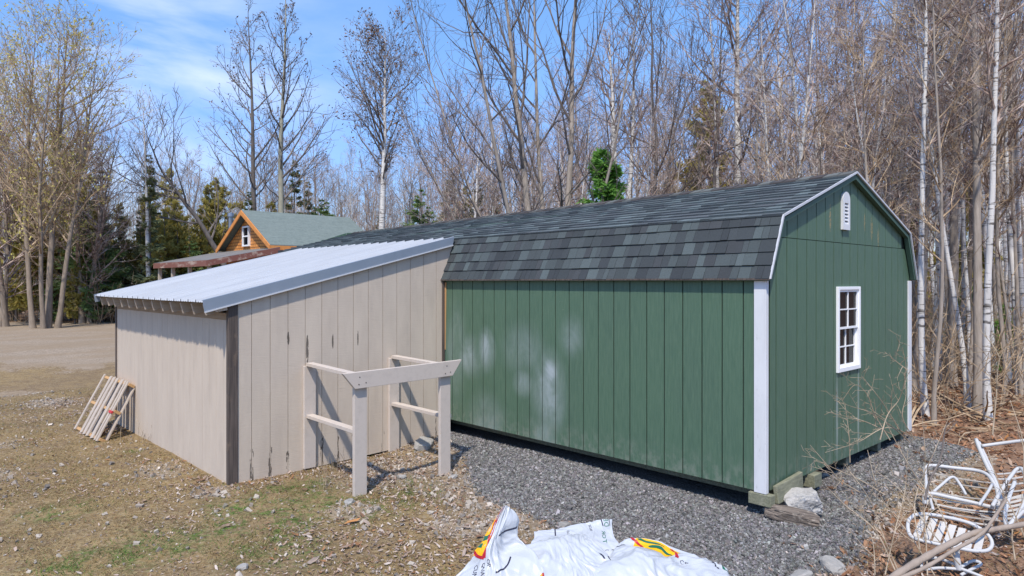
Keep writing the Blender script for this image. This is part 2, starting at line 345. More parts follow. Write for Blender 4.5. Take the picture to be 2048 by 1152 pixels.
M['beige'] = mat('beige_siding', (.55, .47, .38), .75, noise=[((9, 9, 2), .3, .75, (.45, .38, .31), .65)], bump=[((8, 8, 150), .4, .004), ((40, 40, 40), .25, .003)], build=siding_beige)
M['beigeboard'] = mat('beige_board', (.53, .465, .405), .7, noise=[((14, 14, 14), .5, .85, (.36, .32, .28), .5), ((90, 90, 90), .70, .76, (.12, .1, .08), .5)], bump=[((60, 60, 60), .2, .003)])
M['darkpost'] = mat('weathered_post', (.12, .095, .08), .85, noise=[((60, 60, 2.5), .35, .7, (.035, .028, .026), .85), ((4, 4, 4), .6, .7, (.25, .18, .12), .5)], bump=[((90, 90, 5), .5, .006)])
M['rawwood'] = mat('raw_lumber', (.34, .25, .165), .8, noise=[((30, 3, 30), .35, .7, (.22, .145, .085), .7)], bump=[((60, 6, 60), .3, .003)])
M['ptwood'] = mat('treated_lumber', (.235, .235, .16), .85, noise=[((7, 50, 60), .35, .7, (.10, .105, .07), .8), ((18, 18, 18), .55, .8, (.36, .34, .26), .6)], bump=[((10, 90, 90), .5, .006)])
M['rafter'] = mat('painted_rafter', (.43, .36, .285), .8, noise=[((3, 30, 30), .4, .75, (.29, .215, .15), .75)], bump=[((10, 60, 60), .3, .003)])
M['metalroof'] = mat('white_metal_roof', (.50, .515, .53), .34, noise=[((.5, 11, .5), .35, .7, (.41, .425, .445), .9), ((2, 2, 2), .45, .75, (.42, .42, .42), .4)], spec=.3)
M['fascia'] = mat('grey_metal_trim', (.23, .275, .33), .4, metal=.25, noise=[((4, 4, 4), .3, .8, (.32, .36, .41), .5)])
M['whitemetal'] = mat('white_metal_edge', (.50, .51, .53), .4)
M['shingle'] = mat('asphalt_shingle', attr='col', rough=.95, spec=.2, noise=[((260, 260, 260), .42, .62, .48, .75), ((2, 2, 2), .4, .8, .8, .5)], bump=[((220, 220, 220), .7, .003)])
M['glass'] = mat('dark_window_glass', (.008, .009, .012), .05, spec=.12)
M['black'] = mat('dark_gap', (.012, .012, .012), .9)
# ------------------------------------------------------------------ siding generator
def strips(mb, ax, fixed, a0, a1, out, zlo, zhi, pitch=.2033, gap=.012, holes=(), back=.006, off=0, c=(1, 1, 1)):
    """boards along axis ax (0 or 1) at plane fixed; out = outward sign; zlo,zhi functions of the coordinate"""
    edges = [a0]; e = a0+off if off else a0+pitch
    while e < a1-.02: edges.append(e); e += pitch
    edges.append(a1)
    def hx(u0, u1, za, zb, zc, zd, f0, f1):
        # za,zb bottoms ; zc,zd tops
        if ax == 0: P = [(u0, f0, za), (u1, f0, zb), (u1, f1, zb), (u0, f1, za), (u0, f0, zc), (u1, f0, zd), (u1, f1, zd), (u0, f1, zc)]
        else: P = [(f0, u0, za), (f1, u0, za), (f1, u1, zb), (f0, u1, zb), (f0, u0, zc), (f1, u0, zc), (f1, u1, zd), (f0, u1, zd)]
        mb.hexa(P, c)
    f0, f1 = fixed, fixed-out*back; f0, f1 = min(f0, f1), max(f0, f1)
    for i in range(len(edges)-1):
        u0 = edges[i]+(gap/2 if i else 0); u1 = edges[i+1]-(gap/2 if i < len(edges)-2 else 0)
        cuts = [u0, u1]
        for h in holes:
            for q in h[:2]:
                if u0 < q < u1: cuts.append(q)
        cuts += [q for q in KN if u0 < q < u1 and ax == 0]
        cuts = sorted(cuts)
        for p, q in zip(cuts[:-1], cuts[1:]):
            m = (p+q)/2; hh = [h for h in holes if h[0] < m < h[1]]
            if hh:
                h = hh[0]; hx(p, q, zlo(p), zlo(q), h[2], h[2], f0, f1); hx(p, q, h[3], h[3], zhi(p), zhi(q), f0, f1)
            else: hx(p, q, zlo(p), zlo(q), zhi(p), zhi(q), f0, f1)
KN = []
# ------------------------------------------------------------------ green gambrel shed
XK, ZK, ZP, ZE, OV, EV = .1945, 2.363, 2.906, 1.81, .065, .05
shed = thing('garden_shed', 'long green gambrel-roofed shed with white corner trim and dark shingles', 'shed', (0, 0, 0))
def roofz(x):
    x = min(x, GW-x)
    return ZE+.02+(ZK-ZE)*(x+EV)/(XK+EV) if x < XK else ZK+(ZP-ZK)*(x-XK)/(GW/2-XK)
KN = [XK, GW/2, GW-XK]
WIN = (1.478, 2.061, .883, 1.740)
SEAM = 2.18
mb = MB(); dn = .05
strips(mb, 0, 0, .09, GW-.02, -1, lambda x: 0, lambda x: min(SEAM-.002, roofz(x)-dn), holes=[WIN], off=.11, gap=.017)
up = MB()
strips(up, 0, -.002, .30, GW-.30, -1, lambda x: SEAM+.004, lambda x: roofz(x)-dn, off=.103, gap=.014)
mb.v += up.v; mb.c += up.c
for k, fs in up.f.items(): mb.f.setdefault(k, []).extend([[i+mb.n for i in f] for f in fs])
mb.n += up.n
KN = []
mb.build('gable_wall', M['green'], shed)
mb = MB(); strips(mb, 1, 0, .09, SL, -1, lambda y: 0, lambda y: ZE+.02, off=.11); mb.build('long_wall', M['green'], shed)
mb = MB(); strips(mb, 1, GW, 0, SL, 1, lambda y: 0, lambda y: ZE+.02, pitch=.6); strips(mb, 0, SL, 0, GW, 1, lambda x: 0, lambda x: roofz(x)-dn, pitch=.4); mb.build('rear_wall', M['green'], shed)
# core behind the grooves (closed body)
mb = MB(); i = .0065
prof = [(i, .004), (GW-i, .004), (GW-i, ZE), (GW-XK-.01, ZK-.045), (GW/2, ZP-.05), (XK+.01, ZK-.045), (i, ZE)]
sgn = MB(); n = len(prof)
V = [(x, i, z) for x, z in prof]+[(x, SL-i, z-(.11 if z > 2.5 else 0)) for x, z in prof]
# front face with window opening
wx0, wx1, wz0, wz1 = WIN
F = [(k, (k+1) % n, n+(k+1) % n, n+k) for k in range(n)]+[tuple(range(n, 2*n))]
mb.add(V, F)
for P in ([(i, .004), (wx0, .004), (wx0, ZK-.045), (XK+.01, ZK-.045), (i, ZE)], [(wx1, .004), (GW-i, .004), (GW-i, ZE), (GW-XK-.01, ZK-.045), (wx1, ZK-.045)], [(wx0, .004), (wx1, .004), (wx1, wz0), (wx0, wz0)], [(wx0, wz1), (wx1, wz1), (wx1, ZK-.045), (wx0, ZK-.045)], [(XK+.01, ZK-.045), (GW-XK-.01, ZK-.045), (GW/2, ZP-.05)]):
    mb.add([(x, i, z) for x, z in P], [tuple(range(len(P)))])
mb.build('wall_core', M['groove'], shed)
# corner trim
def trim(name, boxes, m=M['white'], p=shed, bevel=.003):
    mb = MB()
    for a, b in boxes: mb.box(a, b)
    return mb.build(name, m, p, bevel=bevel)
trim('corner_trim', [((-.020, -.018, -.01), (.0, .092, ZE-.01)), ((0.0005, -.018, -.01), (.028, -.0005, ZE-.01))])
trim('corner_trim', [((GW-.088, -.018, -.01), (GW+.018, -.0005, ZE-.01)), ((GW+.0005, 0, -.01), (GW+.018, .088, ZE-.01))])
# window
wn = MB(); fw = .040
wx0 -= .0; 
for a, b in (((wx0, -.022, wz0), (wx0+fw, .03, wz1)), ((wx1-fw, -.022, wz0), (wx1, .03, wz1)), ((wx0+fw, -.022, wz1-fw*.8), (wx1-fw, .03, wz1)), ((wx0+fw, -.022, wz0), (wx1-fw, .03, wz0+fw*1.1))): wn.box(a, b)
win = wn.build('window', M['vinyl'], shed, bevel=.003)
def sash(z0, z1, yy):
    mb = MB(); t = .021; x0, x1 = wx0+fw, wx1-fw
    for a, b in (((x0, yy, z0), (x0+t, yy+.02, z1)), ((x1-t, yy, z0), (x1, yy+.02, z1)), ((x0+t, yy, z0), (x1-t, yy+.02, z0+t)), ((x0+t, yy, z1-t), (x1-t, yy+.02, z1)),
                 (((x0+x1)/2-.006, yy+.002, z0+t), ((x0+x1)/2+.006, yy+.014, z1-t)), ((x0+t, yy+.003, (z0+z1)/2-.006), (x1-t, yy+.013, (z0+z1)/2+.006))): mb.box(a, b)
    s = mb.build('sash', M['vinyl'], shed); s.parent = win
    p = MB(); p.box((x0+t-.002, yy+.015, z0+t-.002), (x1-t+.002, yy+.018, z1-t+.002)); q = p.build('pane', M['glass'], shed); q.parent = win
zm = wz0+(wz1-wz0)*.5
sash(zm, wz1-fw*.8, -.008); sash(wz0+fw*1.1, zm+.02, .016)
# arched vent
vx, vz0, vz1, vw = 1.667, 2.315, 2.70, .088
mb = MB(); arch = [(vx-vw, vz0), (vx+vw, vz0), (vx+vw, vz1-vw*.9)]+[(vx+vw*math.cos(a), vz1-vw*.9+vw*.9*math.sin(a)) for a in np.linspace(.2, math.pi-.2, 12)]+[(vx-vw, vz1-vw*.9)]
ix, iz0, iz1 = .047, vz0+.055, vz1-.115
# frame built round the opening
n = len(arch)
def ring(outer, inner, y0, y1, mbb):
    # quads between outer & inner loops of equal count
    k = len(outer); V = [(x, y0, z) for x, z in outer]+[(x, y0, z) for x, z in inner]+[(x, y1, z) for x, z in outer]+[(x, y1, z) for x, z in inner]
    F = []
    for q in range(k):
        r = (q+1) % k; F += [(q, r, k+r, k+q), (2*k+q, 3*k+q, 3*k+r, 2*k+r), (q, 2*k+q, 2*k+r, r), (k+q, k+r, 3*k+r, 3*k+q)]
    mbb.add(V, F)
inner = []
for (x, z) in arch:
    inner.append((vx+np.clip(x-vx, -ix, ix), np.clip(z, iz0, iz1)))
ring(arch, inner, -.03, -.004, mb); vent = mb.build('vent', M['white'], shed)
mb = MB()
for k in range(6):
    z = iz0+(iz1-iz0)*(k+.5)/6; mb.hexa([(vx-ix, -.026, z-.018), (vx+ix, -.026, z-.018), (vx+ix, -.008, z+.006), (vx-ix, -.008, z+.006), (vx-ix, -.026, z-.010), (vx+ix, -.026, z-.010), (vx+ix, -.008, z+.014), (vx-ix, -.008, z+.014)])
l = mb.build('louver', M['white'], shed); l.parent = vent
mb = MB(); mb.box((vx-ix-.002, -.0069, iz0-.002), (vx+ix+.002, -.0065, iz1+.002)); l = mb.build('screen', M['black'], shed); l.parent = vent
# roof: shingled courses
PAL = [np.array(c) for c in ((.038, .041, .046), (.048, .053, .057), (.060, .068, .070), (.076, .089, .090), (.096, .115, .115), (.052, .053, .057))]
def shingles(mb, O, U, Nn, y0, y1, length, e, bright=1., tabw=(.09, .24), sag=0, flat=False, var=.85):
    mean = np.mean(PAL, 0)
    U = np.array(U, float); Nn = np.array(Nn, float); O = np.array(O, float); k = 0; s = 0.
    while s < length-.02:
        s1 = min(s+e+.0, length); y = y0
        js = random.uniform(-.003, .003)
        while y < y1-1e-4:
            wd = random.uniform(*tabw); yb = min(y+wd, y1)
            if y1-yb < .03: yb = y1
            th = random.choice((.011, .013, .017))*(1.3 if bright > 1.2 else 1); c = (mean*(1-var)+var*random.choices(PAL, weights=(2, 3, 3, 3, 2, 2))[0])*bright*random.uniform(.88, 1.1)*np.array([.95, 1., 1.02])
            def P(yy, ss, h): return O+U*ss+Nn*h+np.array([0, yy, -sag*yy*(ss/length)])
            dy = .0015; lo = s+js+random.uniform(-.002, .002) if s > 0 else s
            mb.hexa([P(y+dy, lo, 0), P(yb-dy, lo, 0), P(yb-dy, s1, 0), P(y+dy, s1, 0), P(y+dy, lo, th), P(yb-dy, lo, th), P(yb-dy, s1, .002), P(y+dy, s1, .002)], c)
            y = yb
        s = s1; k += 1
low = np.array([XK+EV, 0, ZK-ZE]); ll = np.linalg.norm(low); low /= ll; nlow = np.array([-low[2], 0, low[0]])
upv = np.array([GW/2-XK, 0, ZP-ZK]); lu = np.linalg.norm(upv); upv /= lu; nup = np.array([-upv[2], 0, upv[0]])
mb = MB()
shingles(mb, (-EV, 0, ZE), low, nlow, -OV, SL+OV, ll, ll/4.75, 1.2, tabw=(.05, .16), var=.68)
shingles(mb, (XK-.012, 0, ZK-.004), upv, nup, -OV, SL+OV, lu+.01, .135, 2.0, sag=.0118, var=.55)  # upper slope: sunlit look put into the colour, tabs lighter than below
mb2 = MB()
def mirror(O): return (GW-O[0], O[1], O[2])
ml = low*np.array([-1, 1, 1]); mu_ = upv*np.array([-1, 1, 1])
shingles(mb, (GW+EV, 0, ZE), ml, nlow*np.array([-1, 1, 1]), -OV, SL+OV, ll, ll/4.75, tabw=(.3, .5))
shingles(mb, (GW-XK+.012, 0, ZK-.004), mu_, nup*np.array([-1, 1, 1]), -OV, SL+OV, lu+.01, .128, 1.5, tabw=(.3, .5), sag=.0118)  # upper tabs lighter here too, sun painted into the colour
rf = mb.build('roof', M['shingle'], shed)
# roof deck
mb = MB(); t = .018
def deck(a, b, nrm, sa, sb):
    a = np.array(a, float); b = np.array(b, float); nrm = np.array(nrm, float); y0, y1 = -OV+.004, SL+OV-.004
    def Q(p, y, s, h): return (p[0]+nrm[0]*h, y, p[2]+nrm[2]*h-s*max(y, 0))
    V = [Q(a, y0, sa, -t), Q(b, y0, sb, -t), Q(b, y1, sb, -t), Q(a, y1, sa, -t), Q(a, y0, sa, -.001), Q(b, y0, sb, -.001), Q(b, y1, sb, -.001), Q(a, y1, sa, -.001)]
    mb.hexa(V)
deck((-EV+.004, 0, ZE+.006), (XK, 0, ZK-.003), nlow, 0, 0); deck((XK, 0, ZK-.003), (GW/2, 0, ZP-.004), nup, 0, .0118)
deck((GW+EV-.004, 0, ZE+.006), (GW-XK, 0, ZK-.003), nlow*np.array([-1, 1, 1]), 0, 0); deck((GW-XK, 0, ZK-.003), (GW/2, 0, ZP-.004), nup*np.array([-1, 1, 1]), 0, .0118)
mb.box((-EV+.003, -OV+.004, ZE-.012), (.0, SL+OV, ZE+.004))
mb.build('soffit', M['greendark'], shed)
mb = MB()   # ridge cap
y = -OV
while y < SL+OV:
    yb = min(y+.145, SL+OV); c = random.choice(PAL)*1.2+np.array([.035, .022, .015])
    for sx in (-1, 1):
        z0 = ZP-.0118*max(y, 0); z1 = ZP-.0118*max(yb, 0)
        w_ = .13; dz = w_*(ZP-ZK)/(GW/2-XK)
        mb.hexa([(GW/2, y, z0+.006), (GW/2+sx*w_, y, z0-dz+.008), (GW/2+sx*w_, yb, z1-dz+.008), (GW/2, yb, z1+.006), (GW/2, y, z0+.026), (GW/2+sx*w_, y, z0-dz+.026), (GW/2+sx*w_, yb, z1-dz+.018), (GW/2, yb, z1+.018)], c)
    y = yb
mb.build('ridge_cap', M['shingle'], shed)
# white rake trim along the gable edge + green fly rafter behind it
for m_, wid, dep, yo, nm in ((M['whitemetal'], .019, .014, -OV-.010, 'rake_trim'), (M['greendark'], .075, .045, -OV+.008, 'fly_rafter')):
    mb = MB(); pts = [(-EV-.006, ZE+.004), (XK-.006, ZK+.006), (GW/2, ZP+.014), (GW-XK+.006, ZK+.006), (GW+EV+.006, ZE+.004)]
    drop = [(.0, 0), (0, 0)]
    def off(p, q, d):
        v = np.array(q)-np.array(p); v = v/np.linalg.norm(v); return np.array([v[1], -v[0]])*d
    nor = [off(pts[k], pts[k+1], wid) for k in range(4)]
    inn = [np.array(pts[0])+nor[0]]
    for k in range(1, 4):
        a_, b_ = nor[k-1], nor[k]; mm = (a_+b_); mm = mm/np.linalg.norm(mm)*wid/math.cos(math.acos(np.clip(np.dot(a_, b_)/wid**2, -1, 1))/2); inn.append(np.array(pts[k])+mm)
    inn.append(np.array(pts[4])+nor[3])
    inn[0][1] = ZE+.004 if nm == 'rake_trim' else ZE+.006; inn[4][1] = inn[0][1]
    for k in range(4):
        p, q, r, s_ = pts[k], pts[k+1], inn[k+1], inn[k]
        if nm == 'fly_rafter': p, q = np.array(p)*.5+np.array(inn[k])*.5, np.array(q)*.5+np.array(inn[k+1])*.5
        mb.hexa([(s_[0], yo, s_[1]), (r[0], yo, r[1]), (r[0], yo+dep, r[1]), (s_[0], yo+dep, s_[1]), (p[0], yo, p[1]), (q[0], yo, q[1]), (q[0], yo+dep, q[1]), (p[0], yo+dep, p[1])])
    mb.build(nm, m_, shed)
# drip strip along the long eave
mb = MB(); mb.box((-EV-.012, -OV, ZE-.006), (-EV-.002, SL, ZE+.010)); mb.build('drip_edge', M['darkpost'], shed)
# skids
for xx in (.30, .95, 1.9, 2.8, 3.55):
    mb = MB(); mb.box((xx-.045 if xx != .95 else .84, -.06 if xx == .95 else .05, -.125), (xx+.05, SL-.1, -.006)); mb.build('skid', M['ptwood'], shed, bevel=.004)
# ------------------------------------------------------------------ lean-to
XE, ZEV, XT, ZT = -3.07, 1.58, .14, 2.362
sl_ = (ZT-ZEV)/(XT-XE)
lt = thing('lean_to', 'beige board-sided lean-to with ribbed white metal roof against the green shed', 'lean-to', (-1.4, 6.6, -.32))
def lz(x): return ZEV+sl_*(x-XE)
mb = MB(); strips(mb, 0, YL, XA+.088, -.012, -1, lambda x: -.335+.026*(x+2.7)*1.1, lambda x: lz(x)-.035, pitch=.2033, gap=.006, back=.014, off=.145)
wa = mb.build('side_wall', M['beige'], lt)
mb = MB(); mb.hexa([(XA+.08, YL+.0145, -.30), (-.02, YL+.0145, -.22), (-.02, YL+.03, -.22), (XA+.08, YL+.03, -.30), (XA+.08, YL+.0145, lz(XA)-.06), (-.02, YL+.0145, lz(0)-.05), (-.02, YL+.03, lz(0)-.05), (XA+.08, YL+.03, lz(XA)-.06)])
mb.build('wall_backing', mat('beige_groove', (.28, .24, .20), .9), lt)
mb = MB(); mb.add([(-.012, YL, 1.82), (.16, YL, 2.33), (-.012, YL, 2.28), (-.012, YL+.014, 1.82), (.16, YL+.014, 2.33), (-.012, YL+.014, 2.28)], [(0, 1, 2), (5, 4, 3), (0, 3, 4, 1), (1, 4, 5, 2), (2, 5, 3, 0)])
mb.build('wall_filler', M['beige'], lt)
mb = MB(); strips(mb, 1, XA, YL+.05, YB-.03, -1, lambda y: -.33, lambda y: 1.388, pitch=.2033, gap=.004, back=.012, off=.12); mb.build('front_wall', M['beige'], lt)
mb = MB(); mb.box((XA+.0125, YL+.06, -.31), (XA+.03, YB-.05, 1.38)); mb.build('front_backing', bpy.data.materials['beige_groove'], lt)
mb = MB(); strips(mb, 0, YB, XA+.05, -.03, 1, lambda x: -.33, lambda x: lz(x)-.05, pitch=.4, gap=.004); mb.build('rear_wall', M['beige'], lt)
def post(x0, x1, y0, y1, z0, z1):
    mb = MB(); mb.box((x0, y0, z0), (x1, y1, z1)); return mb.build('post', M['darkpost'], lt, bevel=.004)
post(XA-.018, XA+.084, YL-.012, YL+.046, -.345, lz(XA)-.045)
post(XA-.014, XA+.05, YB-.028, YB+.03, -.345, 1.42)
mb = MB(); mb.box((-.040, YL+.002, -.25), (-.014, YL-.028, 1.80)); mb.build('corner_board', M['darkpost'], lt)
mb = MB(); mb.hexa([(-.012, YL-.032, .9), (.0-.001, YL-.032, .9), (-.001, YL-.006, .9), (-.012, YL-.006, .9), (-.012, YL-.05, 1.78), (-.001, YL-.05, 1.78), (-.001, YL-.01, 1.78), (-.012, YL-.01, 1.78)]); mb.build('splinter_board', mat('fresh_wood', (.50, .28, .12), .7), lt)
mb = MB(); mb.box((XA-.006, YL+.05, 1.3885), (XA+.075, YB+.02, 1.462)); mb.build('top_plate', M['rawwood'], lt, bevel=.003)
# rafters with exposed tails
ny_ = 12
for k in range(ny_+1):
    y = YL+.10+(YB-YL-.16)*k/ny_
    mb = MB(); x0, x1 = XE+.035, -.03; d = .135
    mb.hexa([(x0+.03, y-.019, lz(x0)-.03-d+.02), (x1, y-.019, lz(x1)-.03-d*.7), (x1, y+.019, lz(x1)-.03-d*.7), (x0+.03, y+.019, lz(x0)-.03-d+.02), (x0, y-.019, lz(x0)-.03), (x1, y-.019, lz(x1)-.03), (x1, y+.019, lz(x1)-.03), (x0, y+.019, lz(x0)-.03)])
    mb.build('rafter', M['rafter'], lt)
mb = MB(); mb.hexa([(XA-.13, YL-.005, lz(XA)-.165), (XA-.022, YL-.005, lz(XA)-.15), (XA-.022, YL+.038, lz(XA)-.15), (XA-.13, YL+.038, lz(XA)-.165), (XA-.15, YL-.005, lz(XA)-.06), (XA-.022, YL-.005, lz(XA)-.04), (XA-.022, YL+.038, lz(XA)-.04), (XA-.15, YL+.038, lz(XA)-.06)]); mb.build('blocking', M['beigeboard'], lt, bevel=.003)
# metal panels
ys = []; y0 = YL-.035; y1 = YB+.065; y = y0; prof = []
while y < y1-.01:
    for dy_, h in ((0, .0), (.008, .026), (.026, .026), (.034, 0), (.088, 0), (.092, .008), (.104, .008), (.108, 0), (.152, 0), (.156, .008), (.168, .008), (.172, 0)):
        if y+dy_ < y1: prof.append((y+dy_, h))
    y += .2286
prof.append((y1, 0)); P = np.array(prof); n = len(P)
xs = np.linspace(XE, XT, 14); V = []; 
for th in (0, -.0015):
    for x in xs:
        for (yy, h) in prof: V.append((x, yy, lz(x)+h+th+.0015*math.sin(yy*3+x*2)))
V = np.array(V); A = np.arange(len(xs)*n).reshape(len(xs), n); q = np.stack([A[:-1, :-1], A[1:, :-1], A[1:, 1:], A[:-1, 1:]], -1).reshape(-1, 4)
o2 = len(xs)*n; eq = np.array([(A[0, j], A[0, j+1], A[0, j+1]+o2, A[0, j]+o2) for j in range(n-1)])
npmesh('metal_roof', V, [np.concatenate([q, q[:, ::-1]+o2, eq])], M['metalroof'], lt)
for (ya, yb_) in ((YL-.045, YL-.036), (YB+.066, YB+.074)):
    mb = MB()
    mb.hexa([(XE-.0, ya, lz(XE)-.092), (XT-.03, ya, lz(XT)-.085), (XT-.03, yb_, lz(XT)-.085), (XE, yb_, lz(XE)-.092), (XE-.018, ya, lz(XE)+.022), (XT-.01, ya, lz(XT)+.022), (XT-.01, yb_, lz(XT)+.022), (XE-.018, yb_, lz(XE)+.022)])
    mb.build('rake_flashing', M['fascia'], lt)
mb = MB(); mb.hexa([(XE-.018, YL-.036, lz(XE)+.021), (XT-.01, YL-.036, lz(XT)+.021), (XT-.01, YL-.0, lz(XT)+.021), (XE-.018, YL, lz(XE)+.021), (XE-.018, YL-.036, lz(XE)+.0235), (XT-.01, YL-.036, lz(XT)+.0235), (XT-.01, YL, lz(XT)+.0235), (XE-.018, YL, lz(XE)+.0235)]); mb.build('rake_cap', M['fascia'], lt)
mb = MB(); mb.hexa([(XE+.002, YL-.055, lz(XE)-.105), (XT-.03, YL-.055, lz(XT)-.098), (XT-.03, YL-.036, lz(XT)-.098), (XE+.002, YL-.036, lz(XE)-.105), (XE, YL-.055, lz(XE)-.092), (XT-.03, YL-.055, lz(XT)-.085), (XT-.03, YL-.036, lz(XT)-.085), (XE, YL-.036, lz(XE)-.092)]); mb.build('drip_edge', M['whitemetal'], lt)
# ------------------------------------------------------------------ beige rack in front of the wall
rk = thing('wooden_rack', 'beige painted wooden rack on two legs braced to the lean-to wall', 'rack', (-1.5, 3.8, -.3))
for x0, x1, zb in ((-2.085, -1.945, -.33), (-1.035, -.897, -.31)):
    mb = MB(); mb.box((x0, 3.163, zb), (x1, 3.203, .82)); mb.build('leg', M['beigeboard'], rk, bevel=.003)
mb = MB(); mb.prism([(-2.10, .748), (-.898, .768), (-.772, .932), (-2.235, .908)], 3.122, 3.160, 1); mb.build('beam', M['beigeboard'], rk, bevel=.003)
for sx_, sz_ in ((-2.05, .86), (-1.98, .80), (-2.06, .79), (-.98, .88), (-.93, .81), (-1.0, .80)):
    mb = MB(); mb.tube([(sx_, 3.1225, sz_), (sx_, 3.1195, sz_)], .0065, 8); mb.build('screw', M['darkpost'], rk)
for xa_, xb_ in ((-1.925, -2.085), (-.805, -.965)):
    for zz, zw in ((.905, .885), (.33, .305)):
        ww = .085; xo = xb_+.07 if zz < .8 else xb_+.05
        y_end = 3.161 if zz > .8 else 3.204
        zz = zz-.02 if zz > .8 else zz
        mb = MB(); mb.hexa([(xa_-ww/2, YL-.04, zw-.038), (xa_+ww/2, YL-.04, zw-.038), (xo+ww/2, y_end, zz-.038), (xo-ww/2, y_end, zz-.038), (xa_-ww/2, YL-.04, zw), (xa_+ww/2, YL-.04, zw), (xo+ww/2, y_end, zz), (xo-ww/2, y_end, zz)][0:8])
        mb.build('stringer', M['beigeboard'], rk, bevel=.003)
for xa_ in (-1.92, -.80):
    mb = MB(); mb.box((xa_-.07, YL-.0385, -.30), (xa_+.07, YL-.001, .848)); mb.build('batten', M['beigeboard'], rk, bevel=.003)
# ------------------------------------------------------------------ pallet
M['pallet'] = mat('pallet_wood', (.44, .38, .32), .85, noise=[((3, 40, 3), .4, .7, (.27, .22, .18), .7), ((12, 12, 12), .55, .8, (.55, .5, .45), .6)], bump=[((40, 40, 8), .3, .003)])
M['palletend'] = mat('pallet_fresh_wood', (.50, .31, .14), .8, noise=[((20, 20, 20), .4, .7, (.36, .2, .09), .6)])
BL, BR, TR = np.array([-3.36, 8.66, -.31]), np.array([-3.31, 7.56, -.31]), np.array([-2.88, 7.80, .395]); TL = TR+(BL-BR)
pal = thing('pallet', 'weathered wooden pallet leaning on the front wall of the lean-to', 'pallet', tuple((BL+BR)/2))
wv = BL-BR; wl = np.linalg.norm(wv); wv /= wl; lv = TR-BR; lln = np.linalg.norm(lv); lv /= lln; nv = np.cross(wv, lv); nv /= np.linalg.norm(nv)
if nv[0] > 0: nv = -nv
for s in (.03, .5, .97):
    p = BR+lv*lln*s-nv*.0; mb = MB(); mb.bar(p-nv*.045, p-nv*.045+wv*wl, .038, .09, up=nv); mb.build('stringer', M['palletend'], pal, bevel=.003)
for u, wd in ((.035, .05), (.115, .05), (.25, .085), (.44, .075), (.57, .08), (.70, .075), (.985, .05)):
    p = BR+wv*wl*u+nv*.010; mb = MB(); mb.bar(p-lv*.01, p+lv*(lln+.01), wd, .018, up=nv); mb.build('slat', M['pallet'], pal, bevel=.002)
for u, wd in ((.05, .09), (.36, .09), (.66, .09), (.95, .09)):
    p = BR+wv*wl*u-nv*.10; mb = MB(); mb.bar(p, p+lv*lln, wd, .018, up=nv); mb.build('slat', M['pallet'], pal, bevel=.002)
p = BR+lv*lln*.47+nv*.022-wv*.01; mb = MB(); mb.bar(p, p+wv*.12, .035, .02, up=nv); mb.build('red_tag', mat('red_paint', (.45, .03, .03), .6), pal)
# ------------------------------------------------------------------ timber and rocks at the shed corner
mb = MB(); mb.box((-.028, -.065, -.112), (.055, .14, -.014)); mb.build('corner_block', M['ptwood'], shed, bevel=.005)
tm = MB(); tm.hexa([(.075, -.085, -.10), (.575, -.075, -.085), (.575, -.036, -.085), (.075, -.045, -.10), (.07, -.070, .050), (.59, -.060, .078), (.59, -.022, .078), (.07, -.032, .050)])
tag(tm.build('timber_plank', M['ptwood'], bevel=.006), 'short weathered treated plank standing on edge against the corner of the green shed', 'plank')
def rock(name, c, r, m, seed, label, cat='rock', cuts=3, rough=.22, group=None, rot=None, jag=0):
    import bmesh
    bm = bmesh.new(); bmesh.ops.create_icosphere(bm, subdivisions=cuts, radius=1)
    for v in bm.verts:
        d = v.co.copy(); f = 1+rough*(mnoise.noise(d*1.3+Vector((seed, 0, 0)))*1.6)+rough*.5*mnoise.noise(d*3.4+Vector((0, seed, 0)))+rough*.2*mnoise.noise(d*9+Vector((0, seed, 0)))
        if jag: f += jag*(round(mnoise.noise(Vector((d.x*.6, d.y*5, d.z*5))+Vector((seed, 0, 0)))*5)/5)
        q = d*f; v.co = Vector((max(-.85, min(.85, q.x))*r[0], max(-.85, min(.85, q.y))*r[1], max(-.8, min(.72, q.z))*r[2]))
    me = bpy.data.meshes.new(name); bm.to_mesh(me); bm.free(); me.materials.append(m); o = bpy.data.objects.new(name, me); col.objects.link(o)
    o.location = c; o.rotation_euler = rot or (random.uniform(-.3, .3), random.uniform(-.3, .3), random.uniform(0, 6)); return tag(o, label, cat, group)
M['granite'] = mat('granite', (.38, .37, .35), .85, noise=[((9, 9, 30), .45, .7, (.16, .155, .15), .8), ((90, 90, 90), .4, .7, (.52, .5, .47), .5)], bump=[((22, 22, 50), .8, .02), ((90, 90, 90), .5, .006)])
M['stump'] = mat('rotten_wood', (.20, .165, .135), .95, noise=[((6, 50, 50), .4, .65, (.05, .04, .035), .85), ((18, 18, 18), .55, .7, (.42, .37, .31), .7)], bump=[((8, 60, 60), .9, .02)])
M['stone'] = mat('field_stone', (.27, .265, .25), .85, noise=[((25, 25, 25), .4, .7, (.4, .38, .35), .7), ((5, 5, 5), .4, .7, (.2, .18, .15), .5)], bump=[((50, 50, 50), .5, .006)])
p = at(1600, 997, 5.97); rock('rock', (p[0], p[1], -.115), (.17, .16, .13), M['granite'], 4.2, 'pale grey split granite rock beside the plank at the green shed corner', cuts=4, jag=.12, rot=(.1, -.2, -.7))
p = at(1583, 1015, 5.80); rock('log_chunk', (p[0], p[1], -.165), (.25, .085, .075), M['stump'], 8.1, 'dark rotten chunk of wood lying in front of the pale granite rock', 'log', cuts=4, rough=.2, jag=.15, rot=(.1, .12, -1.42+YAW*.35))
